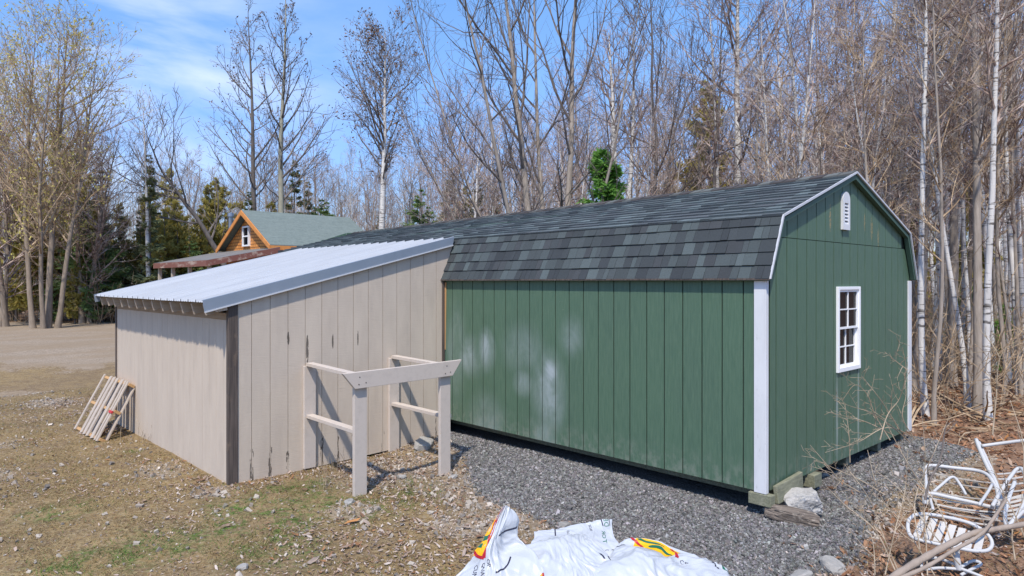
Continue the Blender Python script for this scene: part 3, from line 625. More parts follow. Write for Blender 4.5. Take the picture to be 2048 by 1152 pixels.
for (px, py, d, r, lb) in ((1665, 1112, 5.05, .085, 'round grey stone at the gravel edge in front of the shed corner'), (1600, 1140, 4.9, .07, 'small bluish stone on the gravel edge near the plastic bags'), (848, 893, 8.55, .13, 'brown half-buried stone behind the right leg of the rack'),
                           (1130, 1030, 5.95, .055, 'small rounded stone at the edge of grass and gravel'), (1645, 938, 7.0, .06, 'flat grey stone tucked under the gable wall'), (485, 1140, 5.05, .04, 'flat grey stone in the grass at the bottom edge'), (803, 945, 7.4, .05, 'pale stone among leaves between the two rack legs'), (700, 1003, 6.55, .05, 'white stone at the foot of the left rack leg'), (905, 950, 7.4, .045, 'white stone at the foot of the right rack leg')):
    p = at(px, py, d); rock('stone', (p[0], p[1], h1(p[0], p[1])+r*.2), (r*1.3, r, r*.7), M['stone'], px, lb, cuts=3)
# ------------------------------------------------------------------ scatter: gravel, pebbles, leaves, grass (uncountable stuff)
def scatter_pts(n, x0, x1, y0, y1, seed):
    r = np.random.default_rng(seed); return r, r.uniform(x0, x1, n), r.uniform(y0, y1, n)
def depth_of(x, y): return _sa*(x-CAM[0])+_ca*(y-CAM[1])
def inview(x, y, m=.06):
    d = depth_of(x, y); cx = _ca*(x-CAM[0])-_sa*(y-CAM[1]); return (d > 3.6) & (np.abs(cx)/np.maximum(d, .1) < 1024/FPX+m)
def notbuilt(x, y, m=.0):
    a = (x > -m) & (x < GW+m) & (y > -m) & (y < SL+m); b = (x > XA-.03) & (x < 0) & (y > YL-.01) & (y < YB+.03); return ~(a | b)
def instmesh(name, base, faces, X, Y, Zb, S, C, m, label=None, seed=0, flat=1., tilt=math.pi, jitter=.25):
    """many transformed copies of one small shape baked in a single mesh"""
    r = np.random.default_rng(seed); n = len(X); b = np.asarray(base, float); k = len(b)
    a = r.uniform(0, 2*math.pi, n); t = r.uniform(-tilt, tilt, n); u = r.uniform(-tilt, tilt, n)
    V = b[None]*(1+r.uniform(-jitter, jitter, (n, k, 1)))*np.asarray(S)[:, None, :]
    ct, st = np.cos(t)[:, None], np.sin(t)[:, None]; x, y, z = V[..., 0], V[..., 1], V[..., 2]
    y, z = y*ct-z*st, y*st+z*ct
    cu, su = np.cos(u)[:, None], np.sin(u)[:, None]; x, z = x*cu+z*su, -x*su+z*cu
    ca, sa = np.cos(a)[:, None], np.sin(a)[:, None]; x, y = x*ca-y*sa, x*sa+y*ca
    P = np.stack([x+X[:, None], y+Y[:, None], z*flat+Zb[:, None]], -1).reshape(-1, 3)
    F = (np.asarray(faces)[None]+(np.arange(n)*k)[:, None, None]).reshape(-1, len(faces[0]))
    return npmesh(name, P, F, m, None, np.repeat(C, k, 0))
OCT = [(1, 0, 0), (0, 1, 0), (-1, 0, 0), (0, -1, 0), (0, 0, 1), (0, 0, -1)]
OF = [(0, 1, 4), (1, 2, 4), (2, 3, 4), (3, 0, 4), (1, 0, 5), (2, 1, 5), (3, 2, 5), (0, 3, 5)]
CUB = [(-1, -.8, -1), (1, -1, -.8), (.8, 1, -1), (-1, .9, -1), (-.8, -1, 1), (1, -.7, .7), (.9, 1, 1), (-1, .8, .8)]
CF = [(3, 2, 1, 0), (4, 5, 6, 7), (0, 1, 5, 4), (1, 2, 6, 5), (2, 3, 7, 6), (3, 0, 4, 7)]
M['col'] = mat('small_stone', attr='col', rough=.9, spec=.25)
M['leafm'] = mat('dead_leaf', attr='col', rough=.8, spec=.2, trans=.2)
M['grassm'] = mat('grass_blade', attr='col', rough=.8, spec=.15, trans=.25)
# gravel bed
r, x, y = scatter_pts(420000, -1.6, 5.0, -1.6, 5.4, 1)
zz = zones(x, y); keep = (r.random(len(x)) < zz[0]**1.5*1.05) & inview(x, y) & notbuilt(x, y, -.12)
d = depth_of(x, y); keep &= r.random(len(x)) < np.clip(1.15-(d-5)/14, .4, 1)
x, y, d = x[keep], y[keep], d[keep]; n = len(x)
s = r.lognormal(math.log(.0066), .28, n)*np.clip(.75+d/16, 1, 1.5); tone = r.choice([.06, .09, .12, .16, .21, .30], n, p=[.12, .2, .28, .22, .14, .04])*1.2
C = tone[:, None]*np.array([1.0, .965, .93])*(1+r.uniform(-.06, .06, (n, 3)))
instmesh('gravel', CUB, CF, x, y, hgt(x, y)+s*.5, np.stack([s*1.25, s*.9, s*.62], 1), C, M['col'], seed=2)
tag(bpy.data.objects['gravel'], kind='stuff', label='dark grey crushed stone bed around the green shed', cat='gravel')
# pale pebbles in the transition band, in patches and loosely in the lawn
r, x, y = scatter_pts(240000, -5.6, 6, -2.5, 13, 5)
zz = zones(x, y); p = zz[4]*.55+zz[2]*.45+.035*(1-zz[0])*(1-zz[1]); keep = (r.random(len(x)) < p*.8) & inview(x, y) & notbuilt(x, y); x, y = x[keep], y[keep]; n = len(x)
s = np.minimum(r.lognormal(math.log(.0075), .5, n), .022); base = np.array([(.34, .30, .25), (.26, .225, .19), (.44, .39, .33), (.30, .215, .145), (.17, .155, .14)])[r.choice(5, n, p=[.3, .25, .15, .15, .15])]
instmesh('pebbles', CUB, CF, x, y, hgt(x, y)+s*.3, np.stack([s*1.3, s, s*.7], 1), base*(.8+.4*r.random((n, 1))), M['col'], seed=6)
tag(bpy.data.objects['pebbles'], kind='stuff', label='pale pebbles strewn in the thin grass', cat='pebbles')
# fallen leaves: pale in the lawn
LEAF = [(-1, 0, .0), (-.35, .42, .14), (.45, .36, .12), (1, 0, .3), (.45, -.38, .08), (-.35, -.44, .2), (0, 0, -.05)]
LF = [(0, 6, 1), (1, 6, 2), (2, 6, 3), (3, 6, 4), (4, 6, 5), (5, 6, 0)]
r, x, y = scatter_pts(230000, -5.8, 3, -2.5, 12, 9)
zz = zones(x, y); cl = fbm(x*1.7+60, y*1.7); p = (.05+.5*sstep(.50, .68, cl))*(1-zz[0]*.97)*(1-.5*zz[2])+.22*zz[4]
p *= np.where(x < -3.4, .6, 1)
near = sstep(1.9, .3, np.hypot(x+2.6, y-1.5)); p = np.maximum(p, near*.62)
wall = sstep(.5, .1, np.where((x > XA) & (x < .1), YL-y, 9)); p = np.maximum(p, wall*.5*(YL > y)*(x < -.3))
keep = (r.random(len(x)) < p*.8) & inview(x, y) & notbuilt(x, y); x, y = x[keep], y[keep]; n = len(x)
s = r.lognormal(math.log(.0125), .42, n)*np.where(x < -3.2, .8, 1); base = np.array([(.46, .37, .31), (.36, .26, .20), (.56, .48, .42), (.24, .14, .09), (.34, .18, .09)])[r.choice(5, n, p=[.3, .24, .24, .14, .08])]
instmesh('leaf_litter', LEAF, LF, x, y, hgt(x, y)+.008+s*.25, np.stack([s*1.2, s*.9, s*r.uniform(.4, 2.2, n)], 1), base*(.75+.4*r.random((n, 1))), M['leafm'], seed=10, tilt=.65)
tag(bpy.data.objects['leaf_litter'], kind='stuff', label='pale curled dead leaves scattered over the lawn', cat='leaves')
# forest leaves
r, x, y = scatter_pts(150000, -2.5, 26, -6, 22, 12)
zz = zones(x, y); d = depth_of(x, y)
keep = (r.random(len(x)) < (zz[1]*.95+.06*zz[0]*(x > .5)+.12*zz[0]*(x > -.4)*sstep(.3, -.5, y))*np.clip(1.3-d/26, .3, 1)) & inview(x, y) & notbuilt(x, y, .02) & ((x > -1) | (y < 0)); x, y, d = x[keep], y[keep], d[keep]; n = len(x)
s = r.lognormal(math.log(.026), .3, n)*np.clip(.8+d/28, 1, 1.8); base = np.array([(.34, .19, .11), (.42, .24, .14), (.22, .11, .065), (.50, .36, .26), (.30, .15, .08), (.46, .22, .08)])[r.choice(6, n, p=[.24, .2, .2, .16, .14, .06])]
instmesh('forest_leaves', LEAF, LF, x, y, hgt(x, y)+.01+s*.3, np.stack([s*1.25, s*.95, s*r.uniform(.4, 2., n)], 1), base*(.65+.5*r.random((n, 1))), M['leafm'], seed=13, tilt=.75)
tag(bpy.data.objects['forest_leaves'], kind='stuff', label='rust brown fallen leaves covering the forest floor', cat='leaves')
# grass: short dry and green blades
r, x, y = scatter_pts(560000, -6, 3, -2.5, 13, 15)
zz = zones(x, y); cl = fbm(x*2.6+11, y*2.6); p = (.30+.8*sstep(.4, .62, cl))*(1-zz[0])*(1-zz[1]*.6)*(1-zz[2]*.9)*(1-.55*zz[4])
d = depth_of(x, y); p *= np.clip(1.2-(d-5)/12, .3, 1)
keep = (r.random(len(x)) < p*.7) & inview(x, y) & notbuilt(x, y); x, y = x[keep], y[keep]; g_ = zz[3][keep]; n = len(x)
h = r.uniform(.010, .030, n)*(1+.5*g_); a = r.uniform(0, 2*math.pi, n); wd = r.uniform(.0018, .0036, n); le = r.uniform(.6, 2.2, n)*h; b = r.uniform(0, 2*math.pi, n)
V = np.zeros((n, 3, 3)); zb = hgt(x, y); V[:, 0] = np.stack([x-np.cos(a)*wd, y-np.sin(a)*wd, zb], 1); V[:, 1] = np.stack([x+np.cos(a)*wd, y+np.sin(a)*wd, zb], 1); V[:, 2] = np.stack([x+np.cos(b)*le, y+np.sin(b)*le, zb+h], 1)
isg = r.random(n) < np.clip(g_*1.1*sstep(.38, .6, fbm(x*7, y*7+3))+.07, 0, 1); cg = np.array([(.10, .17, .035), (.075, .13, .035), (.15, .22, .06)])[r.choice(3, n)]; cdry = np.array([(.32, .24, .11), (.25, .18, .085), (.38, .30, .15), (.17, .12, .06)])[r.choice(4, n)]
C = np.where(isg[:, None], cg, cdry)*(.8+.4*r.random((n, 1)))
o = npmesh('grass', V.reshape(-1, 3), np.arange(n*3).reshape(n, 3), M['grassm'], None, np.repeat(C, 3, 0)); tag(o, kind='stuff', label='short dry grass with green patches', cat='grass')
# ------------------------------------------------------------------ trees
def unit(v): return v/(np.linalg.norm(v, axis=-1, keepdims=True)+1e-9)
def grow(r, S, D, Ln, n, wander, up, g=(0, 0, 1)):
    B = len(S); P = np.zeros((B, n, 3)); P[:, 0] = S; d = D.copy(); st = (Ln/(n-1))[:, None]; g = np.array(g, float)
    for i in range(1, n):
        d = unit(d+r.normal(0, wander, (B, 3))+g*up); P[:, i] = P[:, i-1]+d*st
    return P
def tubes(P, R_, k):
    """P (B,n,3) R (B,n) -> verts, quads"""
    B, n, _ = P.shape; T = unit(np.gradient(P, axis=1)); m = unit(P[:, -1]-P[:, 0]); ref = np.where(np.abs(m[:, 2:3]) < .8, np.array([[0, 0, 1.]]), np.array([[1., 0, 0]]))[:, None]
    A = unit(np.cross(T, ref)); Bn = np.cross(T, A); th = np.arange(k)*2*math.pi/k
    V = P[:, :, None]+R_[:, :, None, None]*(A[:, :, None]*np.cos(th)[None, None, :, None]+Bn[:, :, None]*np.sin(th)[None, None, :, None])
    I = np.arange(B*n*k).reshape(B, n, k); J = np.roll(I, -1, 2)
    F = np.stack([I[:, :-1], J[:, :-1], J[:, 1:], I[:, 1:]], -1).reshape(-1, 4)
    return V.reshape(-1, 3), F
class TM:
    def __init__(s): s.V = []; s.F = []; s.n = 0
    def add(s, V, F): s.V.append(V); s.F.append(F+s.n); s.n += len(V)
    def get(s): return np.concatenate(s.V), s.F
def children(r, P, R0, per, t0, t1, ang, jit, lenf, az=None):
    """P parents (B,n,3); R0 (B,n). returns starts, dirs, t, parent radius"""
    B, n, _ = P.shape; m = B*per; pi = np.repeat(np.arange(B), per); t = (np.tile(np.arange(per), B)+r.random(m))/per; t = t0+(t1-t0)*t
    f = t*(n-1); i = np.minimum(f.astype(int), n-2); u = (f-i)[:, None]
    S = P[pi, i]*(1-u)+P[pi, i+1]*u; T = unit(P[pi, i+1]-P[pi, i]); rr = R0[pi, i]*(1-u[:, 0])+R0[pi, i+1]*u[:, 0]
    rnd = unit(np.cross(T, r.normal(0, 1, (m, 3)))); an = R(1)*(ang+r.normal(0, jit, m))[:, None]
    D = unit(T*np.cos(an)+rnd*np.sin(an)); return S, D, t, rr, pi
def bare_tree(seed, H, r0, stems=None, n1=24, t0=.35, a1=42, l1=.26, n2=8, n3=5, up1=.09, wan=.035, tw=.0045, lean=(0, 0), shape=None, detail=1., spread=0, fork=0):
    """returns trunk (V,F), crown (V,F), tips"""
    r = np.random.default_rng(seed); tr = TM(); cr = TM()
    if stems is None: stems = [((0, 0), lean, 1., 1.)]
    S = np.array([(a[0], a[1], -.15) for a, _, _, _ in stems]); D = unit(np.array([(b[0], b[1], 1.) for _, b, _, _ in stems])); Ls = np.array([H*c for _, _, c, _ in stems]); rs = np.array([r0*e for _, _, _, e in stems])
    n = 15; P = grow(r, S, D, Ls, n, wan, .035); tt = np.linspace(0, 1, n)
    Rr = rs[:, None]*((1-tt)**.85*.94+.06)[None]; Rr[:, 0] *= 1.35
    V, F = tubes(P, Rr, 9); tr.add(V, F)
    shape = shape or (lambda t: np.clip(1.15-np.abs(t-.5)*1.1, .35, 1.1))
    S1, D1, t, rr, pi = children(r, P, Rr, n1, t0, .985, a1, 9, 0)
    L1 = Ls[pi]*l1*shape((t-t0)/(1-t0))*r.uniform(.6, 1.25, len(t)); P1 = grow(r, S1, D1, L1, 8, .09, up1)
    R1 = np.minimum(rr*.62, .011+L1*.014)[:, None]*np.linspace(1, .22, 8)[None]; V, F = tubes(P1, R1, 5); cr.add(V, F)
    S2, D2, t, rr, pi = children(r, P1, R1, n2, .15, 1., 38, 12, 0); L2 = L1[pi]*(.62-.35*t)*r.uniform(.6, 1.3, len(t))+.08
    P2 = grow(r, S2, D2, L2, 5, .12, up1*.9); R2 = np.minimum(rr*.7, .004+L2*.009)[:, None]*np.linspace(1, .4, 5)[None]; R2 = np.maximum(R2, tw); V, F = tubes(P2, R2, 3); cr.add(V, F)
    tips = [P2[:, -1]]
    if n3:
        S3, D3, t, rr, pi = children(r, P2, R2, n3, .2, 1., 40, 14, 0); L3 = L2[pi]*(.65-.3*t)*r.uniform(.5, 1.3, len(t))+.05
        P3 = grow(r, S3, D3, L3, 3, .12, .08); R3 = np.full((len(P3), 3), tw)*np.array([1, .85, .5]); V, F = tubes(P3, R3, 3); cr.add(V, F); tips += [P3[:, -1], P3[:, 1]]
    return tr.get(), cr.get(), np.concatenate(tips)
def leaves_at(r, T, size, per=1, jit=.05, elong=1.4):
    T = np.repeat(T, per, 0); n = len(T); C = T+r.normal(0, jit, (n, 3)); a = unit(r.normal(0, 1, (n, 3))); b = unit(np.cross(a, r.normal(0, 1, (n, 3)))); s = (size*r.uniform(.6, 1.3, n))[:, None]
    V = np.stack([C-a*s*elong, C+b*s*.6, C+a*s*elong, C-b*s*.6], 1).reshape(-1, 3); return V, np.arange(n*4).reshape(n, 4)
def bark(name, base, dark, twig=False, birch=False):
    def bb(t, tc, c, b):
        if birch:
            m1 = nmask(t, tc, (3, 3, 26), .57, .62, 4, .2); c = mixc(t, mth(t, 'MULTIPLY', m1, .85), c, (.06, .05, .045)); m2 = nmask(t, tc, (1.2, 1.2, 2.2), .60, .66, 4); c = mixc(t, mth(t, 'MULTIPLY', m2, .8), c, (.09, .08, .07))
        return c
    return mat(name, base, .9, spec=.2, noise=[((9, 9, 2.5), .35, .7, dark, .8)] if not twig else [((3.2, 3.2, 3.2), .42, .58, dark, 1.)]+([] if twig else [((22, 22, 30), .50, .62, tuple(min(1, v*1.9) for v in base), .8), ((5, 5, 7), .52, .62, tuple(v*.45 for v in base), .7)]), bump=None if twig else [((35, 35, 7), .7, .012)], build=bb)  # twigs: light and dark patches paint sunlit and shaded parts into the colour
M['bark'] = bark('grey_bark', (.37, .32, .27), (.19, .16, .13)); M['barkt'] = bark('tan_bark', (.29, .235, .18), (.16, .125, .095)); M['barkd'] = bark('dark_bark', (.17, .15, .135), (.08, .07, .065)); M['birch'] = bark('birch_bark', (.66, .64, .60), (.48, .46, .43), birch=True); M['aspen'] = bark('aspen_bark', (.36, .35, .27), (.24, .22, .17))
M['twig'] = bark('grey_twig', (.56, .50, .44), (.17, .14, .12), True); M['twigr'] = bark('reddish_twig', (.50, .40, .34), (.16, .105, .085), True); M['twigd'] = bark('dark_twig', (.21, .18, .16), (.13, .11, .10), True); M['twigl'] = bark('pale_twig', (.50, .38, .25), (.24, .165, .10), True)
M['bud'] = mat('brown_bud', (.17, .10, .06), .8); M['budr'] = mat('red_bud', (.28, .09, .06), .8); M['younglf'] = mat('young_leaf', (.60, .54, .15), .7, trans=.35, noise=[((3, 3, 3), .4, .7, (.38, .30, .10), .7)])
class Proto: pass
def proto(args, mt, mc, leafm=None, lsize=.03, per=1, frac=1., jit=.05):
    p = Proto(); (tv, tf), (cv, cf), tips = bare_tree(**args)
    def me(nm, V, F, m, smooth):
        o = npmesh(nm, V, F, m, None, None, smooth); d = o.data; bpy.data.objects.remove(o); return d
    p.parts = [('trunk', me('trunk', tv, tf, mt, True)), ('crown', me('crown', cv, cf, mc, False))]
    if leafm:
        r = np.random.default_rng(args['seed']+99); T = tips[r.random(len(tips)) < frac]; V, F = leaves_at(r, T, lsize, per, jit); p.parts.append(('leaves', me('leaves', V, [F], leafm, False)))
    return p
def plant(p, name, label, cat, x, y, s=1., rz=0., group=None, z=None, tilt=(0, 0), sz=None):
    o = thing(name, label, cat, (x, y, h1(x, y) if z is None else z), group); o.rotation_euler = (tilt[0], tilt[1], rz); o.scale = (s, s, sz or s)
    for nm, d in p.parts:
        c = bpy.data.objects.new(nm, d); col.objects.link(c); c.parent = o
    return o
# conifers -------------------------------------------------------------
def conifer(seed, H, kind='spruce', width=.2, dens=1., base=.08):
    r = np.random.default_rng(seed); tr = TM(); lf = TM()
    P = grow(r, np.array([[0, 0, -.1]]), np.array([[0, 0, 1.]]), np.array([H]), 12, .008, .02); Rr = (H*.011)*np.linspace(1, .08, 12)[None]; V, F = tubes(P, Rr, 7); tr.add(V, F)
    nb = int(H*11*dens); z = base+(1-base)*np.sort(r.random(nb))**1.0; z = np.clip(z, 0, .985)
    if kind == 'cedar': Lb = H*width*(np.clip((1-z)*1.9, 0, 1)**.7)*r.uniform(.55, 1.15, nb)*(.6+.4*np.clip(z*6, 0, 1)); el = r.uniform(.25, .8, nb)
    elif kind == 'pine': Lb = H*width*(np.clip((1-z)*1.7, 0, 1)**.8)*r.uniform(.5, 1.25, nb); el = r.uniform(-.05, .45, nb)
    else: Lb = H*width*((1-z)**.85)*r.uniform(.6, 1.15, nb)+.08; el = r.uniform(-.25, .25, nb)+.35*z
    az = r.uniform(0, 2*math.pi, nb); S = np.stack([np.interp(z, np.linspace(0, 1, 12), P[0, :, i]) for i in range(3)], 1)
    D = unit(np.stack([np.cos(az), np.sin(az), el], 1)); PB = grow(r, S, D, Lb, 6, .05, .03 if kind != 'spruce' else .02)
    RB = np.minimum(.02, .004+Lb*.008)[:, None]*np.linspace(1, .3, 6)[None]; V, F = tubes(PB, RB, 3); tr.add(V, F)
    per = {'spruce': 62, 'pine': 50, 'cedar': 56}[kind]; per = max(6, int(per)); S2, D2, t, rr, pi = children(r, PB, RB, per, .18 if kind != 'cedar' else .3, 1., 50, 14, 0)
    L2 = (Lb[pi]*.30*(1.15-t)+.09)*r.uniform(.6, 1.3, len(t)); L2 = np.minimum(L2*1.15, .55)
    D2[:, 2] *= .45 if kind != 'cedar' else 1.; D2 = unit(D2)
    if kind == 'spruce': D2[:, 2] -= .15
    n = len(S2); side = unit(np.cross(D2, r.normal(0, 1, (n, 3)))); wd = (L2*(.12 if kind != 'cedar' else .19))[:, None]; E = S2+D2*L2[:, None]; mid = S2+D2*L2[:, None]*.5
    V = np.stack([S2, mid+side*wd, E, mid-side*wd], 1).reshape(-1, 3); lfV = V; lfF = np.arange(n*4).reshape(n, 4)
    return tr.get(), (lfV, [lfF])
def cproto(seed, H, kind, mleaf, **k):
    p = Proto(); (tv, tf), (lv_, lf_) = conifer(seed, H, kind, **k)
    def me(nm, V, F, m):
        o = npmesh(nm, V, F, m, None, None, False); d = o.data; bpy.data.objects.remove(o); return d
    p.parts = [('trunk', me('trunk', tv, tf, M['barkd'])), ('crown', me('crown', lv_, lf_, mleaf))]; return p
M['spruce'] = mat('spruce_needles', (.19, .22, .10), .8, trans=.15, noise=[((2.5, 2.5, 2.5), .35, .7, (.14, .145, .065), .7)])
M['cedar'] = mat('cedar_foliage', (.50, .44, .12), .8, trans=.45, noise=[((1.5, 1.5, 1.5), .35, .7, (.36, .28, .09), .7), ((6, 6, 6), .5, .8, (.17, .16, .05), .5)])
M['pine'] = mat('pine_needles', (.17, .26, .08), .8, trans=.2, noise=[((2, 2, 2), .35, .7, (.12, .16, .055), .7)])
M['fir'] = mat('young_fir_needles', (.13, .30, .05), .75, trans=.4, noise=[((5, 5, 5), .35, .7, (.20, .38, .08), .7)])
CP = [cproto(301, 10, 'spruce', M['spruce'], width=.20), cproto(302, 9, 'spruce', M['spruce'], width=.15), cproto(303, 9, 'cedar', M['cedar'], width=.17), cproto(304, 8, 'cedar', M['cedar'], width=.20), cproto(305, 7, 'pine', M['pine'], width=.26), cproto(306, 4.5, 'spruce', M['fir'], width=.30, dens=4)]
def depth_z(x, y): return float(depth_of(np.array([x]), np.array([y]))[0])
def tree_px(p, name, label, cat, px, d, ptop, H0, rz=None, **k):
    x, y = gp(px, d); z = h1(x, y); H = CAM[2]+(HY-ptop)/FPX*d-z
    return plant(p, name, label, cat, x, y, s=k.pop('s', H/H0), rz=random.uniform(0, 6) if rz is None else rz, sz=H/H0, **k)
# hero trees ------------------------------------------------------------
def cdir(rt, fw):   # camera-right / forward amounts to scene x,y
    return (rt*_ca+fw*_sa, -rt*_sa+fw*_ca)
big = proto(dict(seed=11, H=14.5, r0=.15, stems=[((-.5, .2), cdir(-.10, 0), .95, .8), ((0, 0), cdir(.03, .05), 1., 1), ((.35, -.1), cdir(.16, 0), .9, .8), ((.1, .4), cdir(.10, .1), .93, .7), ((-.2, -.3), cdir(-.03, -.05), .85, .7)], n1=22, t0=.22, a1=38, l1=.24, n2=8, n3=4, tw=.006, wan=.03), M['barkt'], M['twigl'], M['younglf'], .05, 1, .55, .08)
tree_px(big, 'maple_tree', 'tall many-stemmed tree with pale yellow-green young leaves at the left edge of the drive', 'tree', 95, 32, 45, 13.8, rz=0)
big2 = proto(dict(seed=12, H=12, r0=.15, stems=[((0, 0), cdir(-.08, 0), 1, 1), ((.3, 0), cdir(.12, 0), .9, .9), ((0, .3), cdir(.22, .05), .8, .7)], n1=24, t0=.15, a1=50, l1=.32, n2=8, n3=4, tw=.006, up1=.05), M['barkt'], M['twigr'], M['budr'], .02, 1, .5, .04)
tree_px(big2, 'maple_tree', 'red-budded bare tree with wide drooping branches behind the many-stemmed tree on the left', 'tree', 165, 35, 235, 11.3, rz=0)
tree_px(big2, 'maple_tree', 'red-budded bare tree cut by the left frame edge beside the drive', 'tree', 12, 33, 235, 11.3, rz=1.6)
tree_px(big, 'maple_tree', 'second pale-leafed tree rising behind the first at the far left edge', 'tree', 10, 38, 130, 13.8, rz=2.)
asp = [proto(dict(seed=20+i, H=18, r0=.22-.02*i, n1=26, t0=.34, a1=54, l1=.20, n2=6, n3=3, up1=.10, tw=.010, wan=.015, shape=lambda t: np.clip(1.25-t, .3, 1.)), [M['aspen'], M['barkd'], M['birch']][i], M['twigd'], M['bud'], .055, 1, .42, .08) for i in range(3)]
tree_px(asp[0], 'aspen_tree', 'tall slender aspen with olive trunk just right of the cabin chimney', 'tree', 565, 42, 5, 17.6, rz=.5)
tree_px(asp[1], 'aspen_tree', 'tall dark-trunked aspen left of the olive-trunked one above the cabin', 'tree', 512, 45, 35, 17.6, rz=2.5)
oak = proto(dict(seed=26, H=16, r0=.22, n1=36, t0=.44, a1=46, l1=.27, n2=8, n3=4, up1=.07, tw=.009, wan=.02, shape=lambda t: np.clip(1.1-.75*t, .35, 1.)), M['birch'], M['twigd'], M['bud'], .06, 1, .75, .10)
tree_px(oak, 'aspen_tree', 'lone pale-trunked tree with a wide dotted crown against the blue sky left of centre', 'tree', 757, 40, 65, 15.6, rz=1.)
dead = proto(dict(seed=27, H=9, r0=.17, stems=[((0, 0), cdir(-.10, 0), 1., 1)], n1=13, t0=.35, a1=55, l1=.38, n2=6, n3=3, up1=.10, tw=.009, wan=.09), M['barkd'], M['twigd'])
tree_px(dead, 'bare_tree', 'crooked dark bare tree standing left behind the cabin roof', 'tree', 468, 38, 250, 8.7, rz=0)
bir = proto(dict(seed=28, H=11, r0=.13, n1=18, t0=.4, a1=40, l1=.16, n2=6, n3=3, tw=.007, wan=.02), M['birch'], M['twig'])
tree_px(bir, 'birch_tree', 'white birch trunk rising behind the low end of the metal roof left of the cabin', 'tree', 300, 36, 215, 10.8, rz=0)
vase = proto(dict(seed=31, H=14, r0=.125, stems=[((-.08, 0), cdir(-.42, .05), .88, .42), ((.0, .05), cdir(-.10, .05), 1., .95), ((.10, 0), cdir(.12, 0), 1., 1.), ((.03, -.05), cdir(-.24, -.1), .95, .62), ((.05, .1), cdir(.02, .15), .95, .75), ((0, 0), cdir(-.62, .1), .7, .35), ((0, 0), cdir(.30, -.1), .8, .5)], n1=18, t0=.2, a1=34, l1=.22, n2=7, n3=4, tw=.0045, wan=.028, up1=.10), M['bark'], M['twigd'], M['bud'], .018, 1, .12, .03)
tree_px(vase, 'maple_tree', 'vase-shaped clump of grey trunks fanning out above the middle of the dark roof', 'tree', 1098, 15, -230, 13.4, rz=0)
fork = proto(dict(seed=33, H=8.5, r0=.15, stems=[((0, 0), cdir(-.11, 0), 1., 1), ((-.0, 0), cdir(-.03, 0), 1., .72)], n1=14, t0=.62, a1=38, l1=.14, n2=6, n3=4, tw=.005, wan=.03), M['birch'], M['twigr'])
tree_px(fork, 'birch_tree', 'white forked birch leaning left above the small green fir', 'tree', 1235, 18, 70, 8.2, rz=0)
tree_px(CP[5], 'fir_tree', 'small bright green fir peeking over the dark roof ridge', 'tree', 1222, 14.5, 300, 4.4, rz=0)
dk = proto(dict(seed=34, H=11, r0=.075, stems=[((0, 0), cdir(-.12, 0), 1., 1), ((.1, 0), cdir(.16, 0), .85, .7)], n1=14, t0=.25, a1=48, l1=.24, n2=7, n3=4, tw=.005, wan=.07), M['barkd'], M['twigd'])
tree_px(dk, 'bare_tree', 'dark crooked tree right of the small fir behind the roof ridge', 'tree', 1305, 17, -60, 10.6, rz=0)
tree_px(dk, 'bare_tree', 'dark bent tree with low arching limbs left of the thick birch', 'tree', 1420, 18.5, -20, 10.6, rz=2.2)
bb = proto(dict(seed=35, H=14, r0=.17, stems=[((0, 0), cdir(.01, 0), 1., 1), ((-.3, 0), cdir(-.1, 0), .9, .5)], n1=26, t0=.3, a1=48, l1=.20, n2=8, n3=5, tw=.0055, wan=.022), M['birch'], M['twigr'])
tree_px(bb, 'birch_tree', 'thick white birch with dark bark rings above the middle of the long roof', 'tree', 1472, 19, -140, 13.6, rz=0)
tree_px(CP[2], 'cedar_tree', 'olive-green cedar half hidden behind the dark bent tree above the roof', 'tree', 1425, 27, 160, 8.8)
tree_px(CP[2], 'cedar_tree', 'olive cedar among trunks right of the shed gable', 'tree', 1945, 24, 340, 8.8)
# near trees on the right
thin = proto(dict(seed=41, H=9.5, r0=.052, n1=20, t0=.42, a1=50, l1=.17, n2=7, n3=4, tw=.003, wan=.022, lean=cdir(-.06, 0)), M['birch'], M['twigr'])
thin2 = proto(dict(seed=42, H=9, r0=.04, n1=20, t0=.30, a1=50, l1=.17, n2=7, n3=4, tw=.003, wan=.035, lean=cdir(-.05, 0)), M['bark'], M['twigl'])
mid_ = proto(dict(seed=43, H=12, r0=.10, n1=24, t0=.32, a1=55, l1=.2, n2=8, n3=4, tw=.0035, wan=.03), M['bark'], M['twig'])
def near(p, name, label, px, py, H0, s, rz=0, sz=None):
    d = 9.
    for _ in range(12):
        x, y = gp(px, d); d = FPX*(CAM[2]-h1(x, y))/(py-HY)
    x, y = gp(px, d); return plant(p, name, label, 'tree', x, y, s=s, rz=rz, sz=sz)
near(thin, 'birch_tree', 'thin white birch closest to the right corner of the green shed', 1852, 832, 9.3, 1)
near(thin2, 'young_tree', 'thin grey sapling just right of the thin white birch at the shed corner', 1868, 848, 9, .85)
near(mid_, 'grey_tree', 'mossy-footed grey tree between the thin birches and the straight trunk on the right', 1903, 772, 12, .95, 1.)
near(mid_, 'grey_tree', 'straight dark grey tree with mossy foot in the leaves at right', 1956, 826, 12, .72, 2.5, 1.)
near(thin, 'birch_tree', 'spotted thin birch directly right of the straight grey tree', 1977, 842, 9.3, 1.05, .4)
near(bir, 'birch_tree', 'white birch standing behind the fallen log just right of the shed', 1886, 692, 11, 1.05, 2.)
near(mid_, 'grey_tree', 'thick grey trunk at the right frame edge behind the fallen log', 2035, 720, 12, 1.7, 4., 1.3)
near(thin2, 'young_tree', 'pale sapling left of the right frame edge, rising from the leaves', 2010, 790, 9, 1., 3.)
near(thin2, 'young_tree', 'bare sapling rising behind the fallen log between two birches', 1925, 720, 9, 1., 5.)
